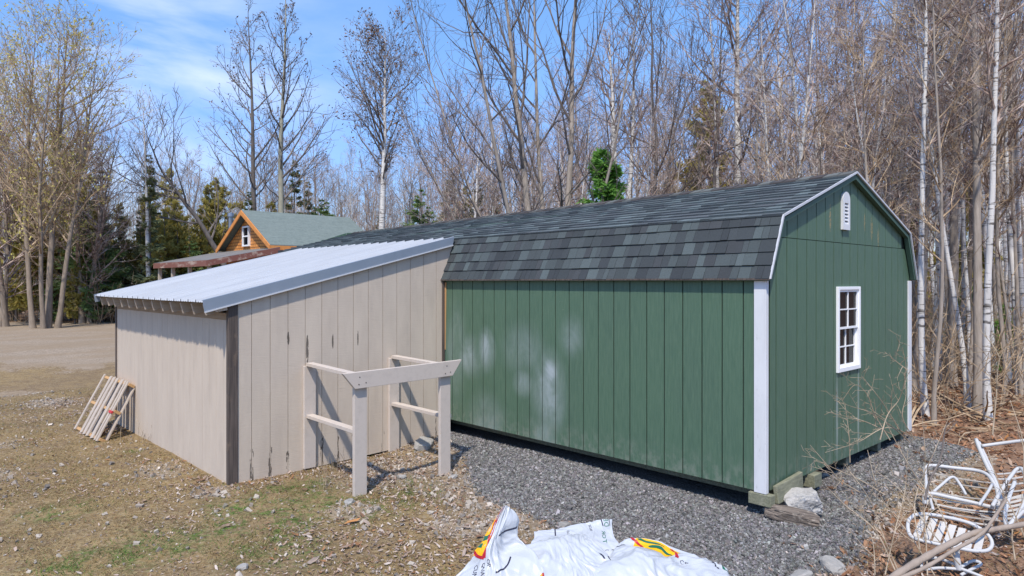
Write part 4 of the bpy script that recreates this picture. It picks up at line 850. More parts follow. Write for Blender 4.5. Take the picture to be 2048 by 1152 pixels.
for (px_, py_, s_, rz_) in ((1835, 760, .9, 1.), (1862, 745, 1.1, 2.), (1920, 735, 1.0, 3.), (1940, 775, .8, 4.), (1990, 745, 1.15, 5.), (2018, 765, .95, .6), (1898, 725, 1.2, 1.7), (1968, 722, 1.25, 2.8), (1878, 765, .8, 3.6), (2040, 790, 1., 4.4)):
    d = 9.
    for _ in range(12):
        x, y = gp(px_, d); d = FPX*(CAM[2]-h1(x, y))/(py_-HY)
    x, y = gp(px_, d); plant(thin, 'birch_tree', 'thin pale birch among the trunks right of the green shed', 'tree', x, y, s=s_, rz=rz_, sz=s_*1.1, group='thin birches right of the shed')
# moss at tree feet
M['moss'] = mat('moss', (.09, .085, .02), .95, noise=[((30, 30, 30), .4, .7, (.16, .13, .03), .8)], bump=[((60, 60, 60), .8, .01)])
# forest fill ------------------------------------------------------------
BP = []
specs = [('bark', 'twigr', 12, .07), ('bark', 'twig', 13, .085), ('birch', 'twigr', 11, .062), ('bark', 'twigr', 10, .055), ('barkt', 'twig', 11, .065), ('birch', 'twig', 12.5, .075), ('bark', 'twigr', 9, .045), ('bark', 'twigl', 8, .04)]
for i, (mt, mc, H, r0) in enumerate(specs):
    st = None if i % 3 else [((0, 0), (.05, .02), 1, 1), ((.2, .1), (-.08, .06), .9, .75)]
    BP.append((proto(dict(seed=60+i, H=H, r0=r0, stems=st, n1=17, t0=.36, a1=42, l1=.15, n2=6, n3=4, tw=.0048, wan=.02, up1=.07), M[mt], M[mc], M['budr'] if i % 2 == 0 else None, .014, 1, .25, .03), H, mt))
LBL = {'bark': ('bare_tree', 'slim grey bare tree with reddish twigs in the dense woods', 'bare grey trees in the woods'), 'birch': ('birch_tree', 'slim white-barked birch in the dense woods', 'white birches in the woods'), 'barkt': ('bare_tree', 'slim tan bare tree in the dense woods', 'bare tan trees in the woods')}
fr = random.Random(5); cnt = 0
def free(x, y):
    return bool(notbuilt(np.array([x]), np.array([y]), .8)[0]) and not (19 < x < 0)
placed = []
def fill(n, p0, p1, d0, d1, topf, power=1.):
    global cnt
    k = 0; tries = 0
    while k < n and tries < n*30:
        tries += 1; px = fr.uniform(p0, p1); d = d0+(d1-d0)*fr.random()**power; x, y = gp(px, d)
        if (1160 < px < 1255 and d < 20) or (1440 < px < 1500 and d < 20) or (1040 < px < 1130 and d < 20): continue
        if not free(x, y) or any(abs(x-a)+abs(y-b) < .7 for a, b in placed): continue
        placed.append((x, y)); p, H0, mt = fr.choices(BP, weights=(2, 2.6, 4.2, 2.2, 1.5, 4, 2.2, 1.6))[0]; top = topf(px, d, fr); z = h1(x, y); H = CAM[2]+(HY-top)/FPX*d-z
        s = H/H0; nm, lb, gr_ = LBL[mt]; plant(p, nm, lb, 'tree', x, y, s=min(max(s, .75), 1.5), rz=fr.uniform(0, 6.28), group=gr_, sz=s, tilt=(fr.gauss(0, .03), fr.gauss(0, .03))); k += 1; cnt += 1
fill(60, 1130, 2080, 15, 30, lambda px, d, r: r.uniform(-150, 190) if px > 1500 else r.uniform(60, 300))
fill(66, 1000, 2080, 28, 50, lambda px, d, r: r.uniform(130, 330) if px > 1150 else r.uniform(200, 340))
fill(14, 1840, 2120, 11, 20, lambda px, d, r: r.uniform(-200, 60))
fill(14, 1450, 1850, 10.5, 15, lambda px, d, r: r.uniform(-120, 200))
fill(20, 880, 1130, 24, 40, lambda px, d, r: r.uniform(130, 290))
fill(40, 560, 1000, 44, 62, lambda px, d, r: r.uniform(240, 400))
fill(26, 190, 560, 42, 60, lambda px, d, r: r.uniform(270, 400))
fill(18, -30, 210, 36, 50, lambda px, d, r: r.uniform(150, 400))
# conifers along the far tree line
def conif(kind, px, d, top, s=None):
    nm = {0: 'spruce_tree', 1: 'spruce_tree', 2: 'cedar_tree', 3: 'cedar_tree', 4: 'pine_tree', 5: 'fir_tree'}[kind]; lb, g_ = {0: ('dark green spruce in the tree line beyond the drive', 'spruces in the far tree line'), 1: ('dark green spruce in the tree line beyond the drive', 'spruces in the far tree line'), 2: ('yellowish green cedar in the tree line', 'cedars in the tree line'), 3: ('yellowish green cedar in the tree line', 'cedars in the tree line'), 4: ('soft green pine in the tree line', 'pines in the tree line'), 5: ('young bright fir in the undergrowth', 'young firs in the undergrowth')}[kind]
    tree_px(CP[kind], nm, lb, 'tree', px, d, top, (10, 9, 9, 8, 7, 4.5)[kind], group=g_, **({'s': s} if s else {}))
for a_ in ((1, 303, 41, 305), (0, 243, 38, 430), (3, 345, 40, 390), (2, 440, 43, 350), (1, 586, 48, 315), (0, 205, 44, 320), (2, 150, 40, 280), (3, 60, 42, 300), (2, 110, 45, 250), (4, 640, 44, 395), (4, 672, 46, 430), (4, 842, 38, 375), (3, 410, 45, 400), (2, 330, 46, 330), (0, 185, 38, 480), (0, 270, 42, 470), (2, 20, 44, 330), (3, 370, 44, 430), (4, 705, 50, 440), (1, 620, 52, 360), (3, 480, 46, 400), (1, 545, 50, 400), (1, 905, 46, 380), (0, 950, 36, 350), (1, 990, 44, 370), (0, 895, 40, 330), (3, 200, 48, 400), (4, 385, 41, 520), (4, 610, 40, 450), (0, 760, 52, 430), (4, 30, 40, 520), (0, 90, 46, 420), (3, 60, 36, 330), (2, 118, 37, 300), (4, 175, 36, 400), (3, 20, 37, 380), (2, 300, 39, 370), (3, 330, 38, 420), (3, 355, 39, 400), (2, 415, 40, 360), (3, 450, 41, 370), (4, 205, 36, 430), (4, 195, 35, 540), (3, 150, 35, 520), (4, 100, 35, 560), (3, 178, 36, 470), (4, 380, 38, 470), (4, 240, 36, 560), (3, 85, 37, 380), (0, 285, 38, 420), (3, 400, 39, 410), (2, 170, 37, 340), (0, 345, 40, 400), (2, 235, 39, 400), (1, 500, 44, 380), (3, 540, 46, 400), (4, 650, 41, 400), (0, 925, 36, 390), (3, 930, 42, 370), (1, 300, 36, 330), (4, 860, 38, 410),
            (0, 2000, 22, 520), (5, 2010, 15, 600), (5, 1935, 17, 560), (3, 1790, 32, 300), (3, 1895, 30, 420), (0, 2060, 30, 330), (3, 1700, 40, 260), (3, 1560, 42, 320), (2, 1340, 40, 330), (5, 1890, 24, 560), (0, 1970, 34, 400), (3, 1300, 44, 420)): conif(*a_)
# far woods as one uncountable mass behind
r = np.random.default_rng(77); cr = TM(); nn = 900
px = r.uniform(-200, 2250, nn); dd = r.uniform(60, 105, nn); XY = np.array([gp(a, b) for a, b in zip(px, dd)]); zz_ = hgt(XY[:, 0], XY[:, 1]); H = r.uniform(9, 14, nn)*np.where(px > 1150, 1.2, 1.)
P = grow(r, np.column_stack([XY, zz_-.3]), unit(np.column_stack([r.normal(0, .05, (nn, 2)), np.ones(nn)])), H, 7, .03, .02); Rr = .075*np.linspace(1, .2, 7)[None]*r.uniform(.6, 1.2, (nn, 1)); V, F = tubes(P, Rr, 4); cr.add(V, F)
S1, D1, t, rr, pi = children(r, P, Rr, 11, .3, 1., 38, 10, 0); L1 = H[pi]*.17*r.uniform(.5, 1.2, len(t)); P1 = grow(r, S1, D1, L1, 4, .1, .1); R1 = np.full((len(P1), 4), .015)*np.linspace(1, .6, 4); V, F = tubes(P1, R1, 3); cr.add(V, F)
S2, D2, t, rr, pi = children(r, P1, R1, 5, .2, 1., 38, 10, 0); L2 = L1[pi]*.45*r.uniform(.5, 1.2, len(t)); P2 = grow(r, S2, D2, L2, 3, .1, .1); V, F = tubes(P2, np.full((len(P2), 3), .010), 3); cr.add(V, F)
V, F = cr.get(); tag(npmesh('far_woods', V, F, M['bark']), 'hazy mass of bare trees far behind everything', 'woods', kind='stuff')
# understory brush on the forest floor
r = np.random.default_rng(78); cr = TM(); nn = 900
px = r.uniform(-60, 2120, nn); dd = np.where(px > 1780, r.uniform(10, 34, nn), np.where(px < 1000, r.uniform(34.5, 48, nn), r.uniform(20, 45, nn))); XY = np.array([gp(a, b) for a, b in zip(px, dd)]); ok = notbuilt(XY[:, 0], XY[:, 1], .6); XY = XY[ok]; nn = len(XY); zz_ = hgt(XY[:, 0], XY[:, 1])
m = 5; S = np.repeat(np.column_stack([XY, zz_-.05]), m, 0); P = grow(r, S, unit(np.column_stack([r.normal(0, .45, (nn*m, 2)), np.ones(nn*m)])), r.uniform(.6, 2.6, nn*m), 6, .12, .03); Rr = np.full((nn*m, 6), .008)*np.linspace(1, .4, 6); V, F = tubes(P, Rr, 3); cr.add(V, F)
S2, D2, t, rr, pi = children(r, P, Rr, 6, .25, 1., 42, 14, 0); P2 = grow(r, S2, D2, r.uniform(.15, .7, len(S2)), 4, .12, .05); V, F = tubes(P2, np.full((len(P2), 4), .0045), 3); cr.add(V, F)
V, F = cr.get(); tag(npmesh('undergrowth', V, F, M['twigl']), 'tangle of thin bare brush under the trees', 'undergrowth', kind='stuff')
# ------------------------------------------------------------------ cabin beyond the lean-to
def cab_build(t, tc, c, b):
    L = t.links.new
    mp = N(t, 'ShaderNodeMapping'); L(tc.outputs['Object'], mp.inputs[0]); mp.inputs['Rotation'].default_value = (0, R(90), 0)
    sx = N(t, 'ShaderNodeSeparateXYZ'); L(tc.outputs['Object'], sx.inputs[0]); cx = N(t, 'ShaderNodeCombineXYZ'); L(mth(t, 'ADD', sx.outputs[1], sx.outputs[0]), cx.inputs[0]); L(sx.outputs[2], cx.inputs[1])
    br = N(t, 'ShaderNodeTexBrick'); L(cx.outputs[0], br.inputs[0]); br.inputs['Scale'].default_value = 1; br.inputs['Brick Width'].default_value = .22; br.inputs['Row Height'].default_value = .15; br.inputs['Mortar Size'].default_value = .014
    br.inputs['Color1'].default_value = (.72, .31, .085, 1); br.inputs['Color2'].default_value = (.58, .23, .055, 1); br.inputs['Mortar'].default_value = (.14, .05, .02, 1)
    return br.outputs[0]
M['cabin'] = mat('cedar_shake_siding', rough=.6, build=cab_build)
M['cabintrim'] = mat('orange_wood_trim', (.66, .28, .08), .55, noise=[((3, 3, 3), .4, .7, (.42, .16, .05), .6)])
M['cabinroof'] = mat('green_grey_shingle', (.15, .185, .17), .95, noise=[((2.2, 2.2, 14), .35, .7, (.10, .13, .12), .7), ((9, 9, 9), .4, .7, (.21, .25, .23), .5)])
M['porchroof'] = mat('grey_rolled_roofing', (.15, .145, .14), .95, noise=[((1.5, 1.5, 1.5), .4, .7, (.22, .21, .195), .6)])
M['redtrim'] = mat('faded_red_trim', (.20, .085, .065), .7, noise=[((4, 1.2, 4), .5, .62, (.42, .33, .27), .85)])
M['postm'] = mat('porch_post', (.42, .37, .31), .8)
M['pipe'] = mat('stove_pipe', (.30, .31, .33), .35, metal=.8)
def g_at(px, d): x, y = gp(px, d); return np.array([x, y])
A1 = g_at(543, 30.0)              # near eave corner of the gable (plane facing -x)
CW = 6.2; cx0, cy0 = A1; cy1 = cy0+CW; ZE2 = 3.33; ZP2 = 5.06; CL = 5.6; zg0 = h1(cx0, cy0)-.1
cab = thing('cabin', 'orange shingled cabin with green-grey roof and covered porch beyond the lean-to', 'cabin', (cx0, cy0, zg0))
cm = (cy0+cy1)/2; o_ = .35
mb = MB(); V = [(cx0+.3, cy0+o_, zg0), (cx0+.3, cy1-o_, zg0), (cx0+.3, cy1-o_, ZE2+.12), (cx0+.3, cm, ZP2-.12), (cx0+.3, cy0+o_, ZE2+.12)]; W_ = [(x+CL-.6, y, z) for x, y, z in V]
mb.add(V+W_, [(4, 3, 2, 1, 0), (5, 6, 7, 8, 9)]+[(k, (k+1) % 5, 5+(k+1) % 5, 5+k) for k in range(5)]); mb.build('wall', M['cabin'], cab)
for ya, yb_ in ((cy0, cm), (cy1, cm)):
    mb = MB(); mb.hexa([(cx0-.05, ya, ZE2), (cx0+CL, ya, ZE2), (cx0+CL, yb_, ZP2), (cx0-.05, yb_, ZP2), (cx0-.05, ya, ZE2+.07), (cx0+CL, ya, ZE2+.07), (cx0+CL, yb_, ZP2+.07), (cx0-.05, yb_, ZP2+.07)]); mb.build('roof', M['cabinroof'], cab)
    mb = MB(); mb.hexa([(cx0-.10, ya, ZE2-.16), (cx0-.055, ya, ZE2-.16), (cx0-.055, yb_, ZP2-.16), (cx0-.10, yb_, ZP2-.16), (cx0-.10, ya, ZE2+.05), (cx0-.055, ya, ZE2+.05), (cx0-.055, yb_, ZP2+.05), (cx0-.10, yb_, ZP2+.05)]); mb.build('rake_board', M['cabintrim'], cab)
mb = MB(); mb.box((cx0-.05, cy0-.03, ZE2-.15), (cx0+CL, cy0-.002, ZE2+.03)); mb.build('eave_board', M['cabintrim'], cab)
wy, wz, ww, wh = cm+.22, ZE2+.12, .60, .95
mb = MB()
for a_, b_ in (((cx0+.2, wy-ww/2-.07, wz), (cx0+.31, wy-ww/2, wz+wh)), ((cx0+.2, wy+ww/2, wz), (cx0+.31, wy+ww/2+.07, wz+wh)), ((cx0+.2, wy-ww/2, wz+wh-.07), (cx0+.31, wy+ww/2, wz+wh)), ((cx0+.2, wy-ww/2, wz), (cx0+.31, wy+ww/2, wz+.07)), ((cx0+.22, wy-ww/2, wz+wh/2-.03), (cx0+.31, wy+ww/2, wz+wh/2+.03))): mb.box(a_, b_)
cwn = mb.build('window', M['vinyl'], cab); mb = MB(); mb.box((cx0+.26, wy-ww/2, wz+.05), (cx0+.28, wy+ww/2, wz+wh-.05)); q_ = mb.build('pane', M['glass'], cab); q_.parent = cwn
PX = 2.75; zt, zb_ = ZE2-.08, 2.62
mb = MB(); mb.hexa([(cx0-PX, cy0-.15, zb_), (cx0+.3, cy0-.15, zt), (cx0+.3, cy1+.6, zt), (cx0-PX, cy1+.6, zb_), (cx0-PX, cy0-.15, zb_+.05), (cx0+.3, cy0-.15, zt+.05), (cx0+.3, cy1+.6, zt+.05), (cx0-PX, cy1+.6, zb_+.05)]); mb.build('porch_roof', M['porchroof'], cab)
mb = MB(); mb.hexa([(cx0-PX, cy0-.19, zb_-.2), (cx0+.3, cy0-.19, zt-.2), (cx0+.3, cy0-.152, zt-.2), (cx0-PX, cy0-.152, zb_-.2), (cx0-PX, cy0-.19, zb_+.04), (cx0+.3, cy0-.19, zt+.04), (cx0+.3, cy0-.152, zt+.04), (cx0-PX, cy0-.152, zb_+.04)]); mb.build('porch_fascia', M['redtrim'], cab)
mb = MB(); mb.box((cx0-PX-.04, cy0-.15, zb_-.2), (cx0-PX-.002, cy1+.6, zb_+.04)); mb.build('porch_fascia', M['redtrim'], cab)
for yy in (cy0+.1, cy0+2.4, cy0+4.6, cy1+.3):
    mb = MB(); mb.box((cx0-PX+.1, yy-.07, zg0), (cx0-PX+.24, yy+.07, zb_-.2)); mb.build('porch_post', M['postm'], cab)
p = at(461, 440, 35.4); mb = MB(); mb.tube([(p[0], p[1], ZE2), (p[0], p[1], 5.10)], .12, 12); ch = mb.build('chimney', M['pipe'], cab, smooth=False)
mb = MB(); mb.tube([(p[0], p[1], 5.10), (p[0], p[1], 5.14), (p[0], p[1], 5.30)], [.17, .17, .15], 12); q_ = mb.build('chimney_cap', M['pipe'], cab); q_.parent = ch
# ------------------------------------------------------------------ plastic bags
M['plastic'] = mat('white_plastic', (.50, .53, .57), .36, spec=.4, bump=[((22, 22, 22), .35, .008)], trans=.12)
M['inkgreen'] = mat('dark_green_ink', (.01, .12, .07), .4); M['inkyellow'] = mat('yellow_ink', (.80, .42, .01), .4); M['inkred'] = mat('red_ink', (.38, .015, .03), .4); M['inkblack'] = mat('navy_ink', (.02, .02, .045), .4)
class Patch:
    def __init__(s, rows, seed, amp=.018, fr=1.):
        s.G = np.array([[at(*q) for q in row] for row in rows]); s.seed = seed; s.amp = amp; s.fr = fr
    def base(s, u, v):   # Catmull-Rom surface, u along columns 0..1, v along rows 0..1
        G = s.G; nr, nc = G.shape[:2]
        def cr(t, n):
            t = t*(n-1); i = min(int(t), n-2); f = t-i; w_ = (.5*(-f+2*f*f-f**3), .5*(2-5*f*f+3*f**3), .5*(f+4*f*f-3*f**3), .5*(-f*f+f**3)); ix = [max(0, i-1), i, i+1, min(n-1, i+2)]; return w_, ix
        wu, iu = cr(u, nc); wv_, iv = cr(v, nr); return sum(wv_[a]*wu[b]*G[iv[a], iu[b]] for a in range(4) for b in range(4))
    def pt(s, u, v, off=0):
        u = min(max(u, 0), 1); v = min(max(v, 0), 1); p = s.base(u, v); e = .01; a = s.base(min(u+e, 1), v)-s.base(max(u-e, 0), v); b = s.base(u, min(v+e, 1))-s.base(u, max(v-e, 0)); n = np.cross(a, b); n = n/(np.linalg.norm(n)+1e-9)
        if np.dot(n, CAM-p) < 0: n = -n
        q = Vector(p*s.fr)+Vector((s.seed, 0, 0)); w_ = 0
        wu = mnoise.noise(Vector((u*2.1, v*2.1, s.seed)))*.35
        for k, am, al in ((7, 1., 1.3), (15, .5, 2.6), (5, .8, 4.)):
            a_ = Vector(((u+wu)*k, (v-wu*.6)*al, s.seed+k)); w_ += am*(1-abs(mnoise.noise(a_))*2.6)
        a_ = Vector(((u-v*.8+wu)*9, (u+v)*2.2, s.seed+3.3)); w_ += .45*(1-abs(mnoise.noise(a_))*2.8)
        a_ = Vector((q.x*30, q.y*30, q.z*30)); w_ += .10*mnoise.noise(a_)
        return p+n*(s.amp*(w_-1.3)+off)
    def mesh(s, name, parent, nu=110, nv=100):
        V = [s.pt(i/nu, j/nv) for j in range(nv+1) for i in range(nu+1)]; I = np.arange((nu+1)*(nv+1)).reshape(nv+1, nu+1)
        F = np.stack([I[:-1, :-1], I[:-1, 1:], I[1:, 1:], I[1:, :-1]], -1).reshape(-1, 4)
        o = npmesh(name, np.array(V), F, M['plastic'], parent, None, True); m = o.modifiers.new('thickness', 'SOLIDIFY'); m.thickness = .002; m.offset = -1; return o
    def strip(s, name, m, pts, w_, parent, off=.004, n=40):
        """ink band following a (u,v) polyline with half width w_ in uv"""
        P = smoothpath([(a, b, 0) for a, b in pts], n)[:, :2]; T = np.gradient(P, axis=0); T /= np.linalg.norm(T, axis=1)[:, None]; Nn = np.stack([-T[:, 1], T[:, 0]], 1); ww_ = np.broadcast_to(w_, (len(P),)) if np.ndim(w_) == 0 else np.interp(np.linspace(0, 1, len(P)), np.linspace(0, 1, len(w_)), w_)
        V = []; k = 13
        for q, nn_, h_ in zip(P, Nn, ww_):
            for j in range(k): V.append(s.pt(*(q+nn_*h_*(2*j/(k-1)-1)), off))
        I = np.arange(len(V)).reshape(-1, k); F = np.stack([I[:-1, :-1], I[:-1, 1:], I[1:, 1:], I[1:, :-1]], -1).reshape(-1, 4)
        return npmesh(name, np.array(V), F, m, parent)
    def text(s, name, body, m, o, du, dv, size, parent, off=.0035):
        """lettering wrapped on the surface; o = uv origin, du/dv = uv directions of the text's x and y"""
        cu = bpy.data.curves.new(name, 'FONT'); cu.body = body; cu.size = 1; cu.resolution_u = 2; ob = bpy.data.objects.new(name, cu); col.objects.link(ob)
        bpy.context.view_layer.update(); me = bpy.data.meshes.new_from_object(ob.evaluated_get(bpy.context.evaluated_depsgraph_get())); bpy.data.objects.remove(ob); bpy.data.curves.remove(cu)
        import bmesh
        bm = bmesh.new(); bm.from_mesh(me); bmesh.ops.triangulate(bm, faces=bm.faces); bmesh.ops.subdivide_edges(bm, edges=[e for e in bm.edges if e.calc_length() > .12], cuts=3, use_grid_fill=False); bmesh.ops.triangulate(bm, faces=bm.faces)
        o = np.array(o); du = np.array(du); dv = np.array(dv)
        for v_ in bm.verts:
            uv = o+du*v_.co.x*size+dv*v_.co.y*size; v_.co = Vector(s.pt(uv[0], uv[1], off)-np.array(parent.location))
        bm.to_mesh(me); bm.free(); me.materials.clear(); me.materials.append(m); me.name = name; q = bpy.data.objects.new(name, me); col.objects.link(q); q.parent = parent; return q
def bagthing(label, px, py, d):
    p = at(px, py, d); return thing('plastic_bag', label, 'bag', (p[0], p[1], h1(p[0], p[1])), 'empty printed plastic bags heaped at the bottom of the view')
# left bag, standing up in a point
b1 = bagthing('crumpled white bag standing up in a point, with yellow and red edge band', 1000, 1152, 4.85)
P1_ = Patch([[(1008, 1012, 5.02), (1013, 1011, 5.02), (1018, 1013, 5.03), (1024, 1018, 5.05)],
             [(988, 1040, 4.99), (1002, 1042, 4.97), (1020, 1041, 4.98), (1040, 1040, 5.05)],
             [(972, 1072, 4.97), (988, 1076, 4.90), (1008, 1074, 4.96), (1034, 1070, 5.02)],
             [(954, 1100, 4.95), (975, 1106, 4.84), (1012, 1104, 4.93), (1052, 1092, 4.96)],
             [(934, 1130, 4.93), (968, 1136, 4.80), (1015, 1134, 4.78), (1075, 1112, 4.86)],
             [(908, 1156, 4.88), (955, 1168, 4.74), (1015, 1170, 4.70), (1092, 1160, 4.72)],
             [(885, 1185, 4.75), (950, 1215, 4.55), (1020, 1230, 4.5), (1100, 1230, 4.5)]], 1.7, .009)
P1_.mesh('bag', b1)
P1_.strip('yellow_band', M['inkyellow'], [(.05, .06), (.08, .25), (.10, .42), (.12, .55)], [.03, .09, .13, .15], b1)
P1_.strip('red_edge', M['inkred'], [(.12, .02), (.17, .22), (.23, .40), (.27, .56)], [.06, .04, .022, .025], b1, .0052)
P1_.strip('red_edge', M['inkred'], [(.0, .53), (.12, .555), (.27, .56)], .016, b1, .0052)
P1_.strip('green_mark', M['inkgreen'], [(.02, .37), (.17, .335)], .030, b1, .0058); P1_.strip('green_mark', M['inkgreen'], [(.02, .46), (.12, .44)], .024, b1, .0058)
P1_.strip('dark_line', M['inkblack'], [(.42, .315), (.7, .27), (.93, .24)], .009, b1)
P1_.strip('dark_line', M['inkblack'], [(.72, .58), (.66, .64), (.56, .70), (.52, .71)], .010, b1)
for k, (bd, uo, vo) in enumerate((('OP', .34, .575), ('QUALIT', .26, .615), ('CUMBER', .16, .65))):
    P1_.text('lettering', bd, M['inkblack'], (uo, vo), (.45, .78), (.85, -.25), .085, b1, .0045)
# rear bag with the writing on its back
b2 = bagthing('flattened white bag with rows of dark lettering at the back of the heap', 1150, 1080, 5.2)
P2_ = Patch([[(1068, 1062, 5.32), (1110, 1058, 5.34), (1150, 1050, 5.36), (1185, 1042, 5.38), (1224, 1037, 5.38)],
             [(1068, 1074, 5.26), (1110, 1070, 5.25), (1150, 1064, 5.27), (1190, 1058, 5.32), (1224, 1052, 5.28)],
             [(1062, 1088, 5.18), (1110, 1084, 5.15), (1155, 1080, 5.16), (1195, 1075, 5.18), (1228, 1072, 5.2)],
             [(1058, 1110, 5.05), (1110, 1108, 5.02), (1160, 1104, 5.02), (1200, 1096, 5.05), (1240, 1092, 5.08)],
             [(1058, 1130, 4.98), (1110, 1130, 4.94), (1160, 1128, 4.9), (1205, 1118, 4.96), (1250, 1112, 5.0)]], 5.3, .006)
P2_.mesh('bag', b2)
P2_.strip('dark_line', M['inkblack'], [(.25, .02), (.255, .28)], .008, b2); P2_.strip('dark_line', M['inkblack'], [(.85, .0), (.86, .22)], .006, b2); P2_.strip('dark_line', M['inkblack'], [(.945, .0), (.95, .22)], .005, b2)
P2_.text('lettering', 'DE', M['inkgreen'], (.875, .235), (.0, -1.), (.42, .0), .20, b2)
P2_.text('lettering', 'TOR', M['inkgreen'], (.80, .66), (.08, -1.), (.42, .05), .16, b2)
P2_.text('lettering', 'RISE', M['inkblack'], (.68, .30), (.0, -1.), (.42, .0), .11, b2); P2_.text('lettering', 'LEI', M['inkblack'], (.40, .30), (.0, -1.), (.42, .0), .10, b2)
# middle bag
b3 = bagthing('mostly plain white bag bulging in the middle of the heap', 1140, 1150, 4.8)
P3_ = Patch([[(1040, 1092, 5.0), (1075, 1084, 5.08), (1120, 1074, 5.12), (1165, 1070, 5.12), (1192, 1088, 5.06), (1212, 1108, 5.0)],
             [(1045, 1104, 4.94), (1078, 1092, 4.98), (1122, 1082, 5.0), (1160, 1082, 5.0), (1195, 1100, 4.96), (1222, 1118, 4.92)],
             [(1060, 1128, 4.86), (1088, 1118, 4.84), (1128, 1112, 4.86), (1165, 1112, 4.84), (1200, 1122, 4.84), (1232, 1132, 4.8)],
             [(1070, 1152, 4.78), (1098, 1152, 4.70), (1135, 1148, 4.74), (1170, 1148, 4.70), (1205, 1150, 4.72), (1240, 1158, 4.7)],
             [(1070, 1200, 4.6), (1098, 1205, 4.52), (1135, 1205, 4.52), (1170, 1205, 4.5), (1205, 1205, 4.5), (1240, 1210, 4.5)]], 9.1, .013)
P3_.mesh('bag', b3)
P3_.strip('dark_line', M['inkblack'], [(.80, .33), (.86, .43)], .012, b3); P3_.strip('dark_line', M['inkblack'], [(.90, .36), (.95, .46)], .008, b3)
P3_.strip('yellow_band', M['inkyellow'], [(.02, .74), (.13, .73)], .025, b3); P3_.strip('red_edge', M['inkred'], [(.13, .70), (.14, .77)], .012, b3, .0055)
# right bag
b4 = bagthing('rightmost white bag on the gravel, with a yellow panel edged in red', 1330, 1140, 4.85)
P4_ = Patch([[(1195, 1115, 5.0), (1232, 1090, 5.06), (1270, 1077, 5.10), (1312, 1082, 5.10), (1352, 1096, 5.08), (1400, 1112, 5.04), (1440, 1130, 5.0), (1468, 1150, 4.95)],
             [(1195, 1124, 4.93), (1236, 1102, 4.97), (1278, 1092, 5.0), (1318, 1098, 4.98), (1358, 1112, 4.96), (1400, 1124, 4.94), (1442, 1142, 4.92), (1475, 1160, 4.9)],
             [(1180, 1135, 4.86), (1236, 1116, 4.86), (1286, 1100, 4.86), (1330, 1116, 4.86), (1362, 1130, 4.86), (1405, 1140, 4.86), (1445, 1158, 4.84), (1480, 1175, 4.82)],
             [(1150, 1150, 4.76), (1220, 1138, 4.72), (1285, 1128, 4.72), (1330, 1140, 4.74), (1370, 1150, 4.76), (1410, 1162, 4.74), (1450, 1180, 4.72), (1490, 1195, 4.7)],
             [(1140, 1200, 4.55), (1220, 1205, 4.5), (1290, 1205, 4.5), (1330, 1205, 4.5), (1370, 1210, 4.5), (1410, 1215, 4.5), (1450, 1225, 4.5), (1490, 1240, 4.5)]], 13.2, .012)
P4_.mesh('bag', b4, 130, 90)
P4_.strip('yellow_panel', M['inkyellow'], [(.27, .12), (.36, .14), (.44, .17), (.545, .22)], [.11, .12, .13, .12], b4)
P4_.strip('red_edge', M['inkred'], [(.262, .0), (.285, .13), (.31, .25)], .011, b4, .0055); P4_.strip('red_edge', M['inkred'], [(.535, .09), (.56, .2), (.55, .34)], .011, b4, .0055)
P4_.strip('green_mark', M['inkgreen'], [(.31, .03), (.35, .11), (.42, .11), (.48, .12)], [.014, .03, .035, .02], b4, .0065); P4_.strip('green_mark', M['inkgreen'], [(.36, .22), (.43, .19), (.52, .27)], [.014, .035, .014], b4, .0065)
P4_.strip('dark_line', M['inkblack'], [(.02, .0), (.10, .03), (.2, .16)], .006, b4); P4_.strip('dark_line', M['inkblack'], [(.80, .0), (.82, .12), (.835, .24)], .009, b4)
P4_.strip('green_mark', M['inkgreen'], [(.875, .03), (.885, .16), (.925, .15)], .009, b4); P4_.text('lettering', 'CP.', M['inkblack'], (.57, .42), (1, .15), (0, -2.), .05, b4)
# ------------------------------------------------------------------ brown leaf on the lawn
p = at(705, 1046, 6.0); mb = MB(); s_ = .055; mb.add([(p[0]+a*s_*1.5, p[1]+b*s_*1.2, h1(p[0], p[1])+.015+c*s_) for a, b, c in LEAF], [f for f in LF]); tag(mb.build('dead_leaf', mat('orange_leaf', (.42, .20, .07), .7)), 'large curled orange-brown leaf alone on the lawn in front of the rack', 'leaf')
# ------------------------------------------------------------------ fallen log and sticks in the woods
M['log'] = mat('fallen_log_bark', (.22, .19, .165), .95, noise=[((4, 4, 4), .4, .7, (.36, .33, .29), .7), ((12, 12, 12), .5, .8, (.10, .085, .07), .7)], bump=[((30, 30, 30), .8, .015)])
pts = [at(1770, 703, 17.2), at(1840, 700, 16.6), at(1930, 699, 16.0), at(2010, 700, 15.4), at(2120, 706, 14.8)]
for q in pts: q[2] = h1(q[0], q[1])+.10
mb = MB(); mb.tube(smoothpath(pts, 6), np.linspace(.15, .11, len(smoothpath(pts, 6)))*(1+.1*np.sin(np.arange(len(smoothpath(pts, 6)))*1.7)), 12); tag(mb.build('fallen_log', M['log'], smooth=True), 'long fallen log lying across the forest floor right of the shed', 'log')
r = np.random.default_rng(91); cr = TM(); nn = 170; px = r.uniform(1800, 2100, nn); dd = r.uniform(9.5, 24, nn); XY = np.array([gp(a, b) for a, b in zip(px, dd)]); zz_ = hgt(XY[:, 0], XY[:, 1]); a_ = r.uniform(0, 6.28, nn)
P = grow(r, np.column_stack([XY, zz_+.02]), unit(np.column_stack([np.cos(a_), np.sin(a_), r.uniform(.0, .25, nn)])), r.uniform(.5, 2.4, nn), 7, .1, -.01); P[..., 2] = np.maximum(P[..., 2], hgt(P[..., 0], P[..., 1])+.01); V, F = tubes(P, r.uniform(.006, .02, (nn, 1))*np.linspace(1, .4, 7)[None], 5); cr.add(V, F); V, F = cr.get()
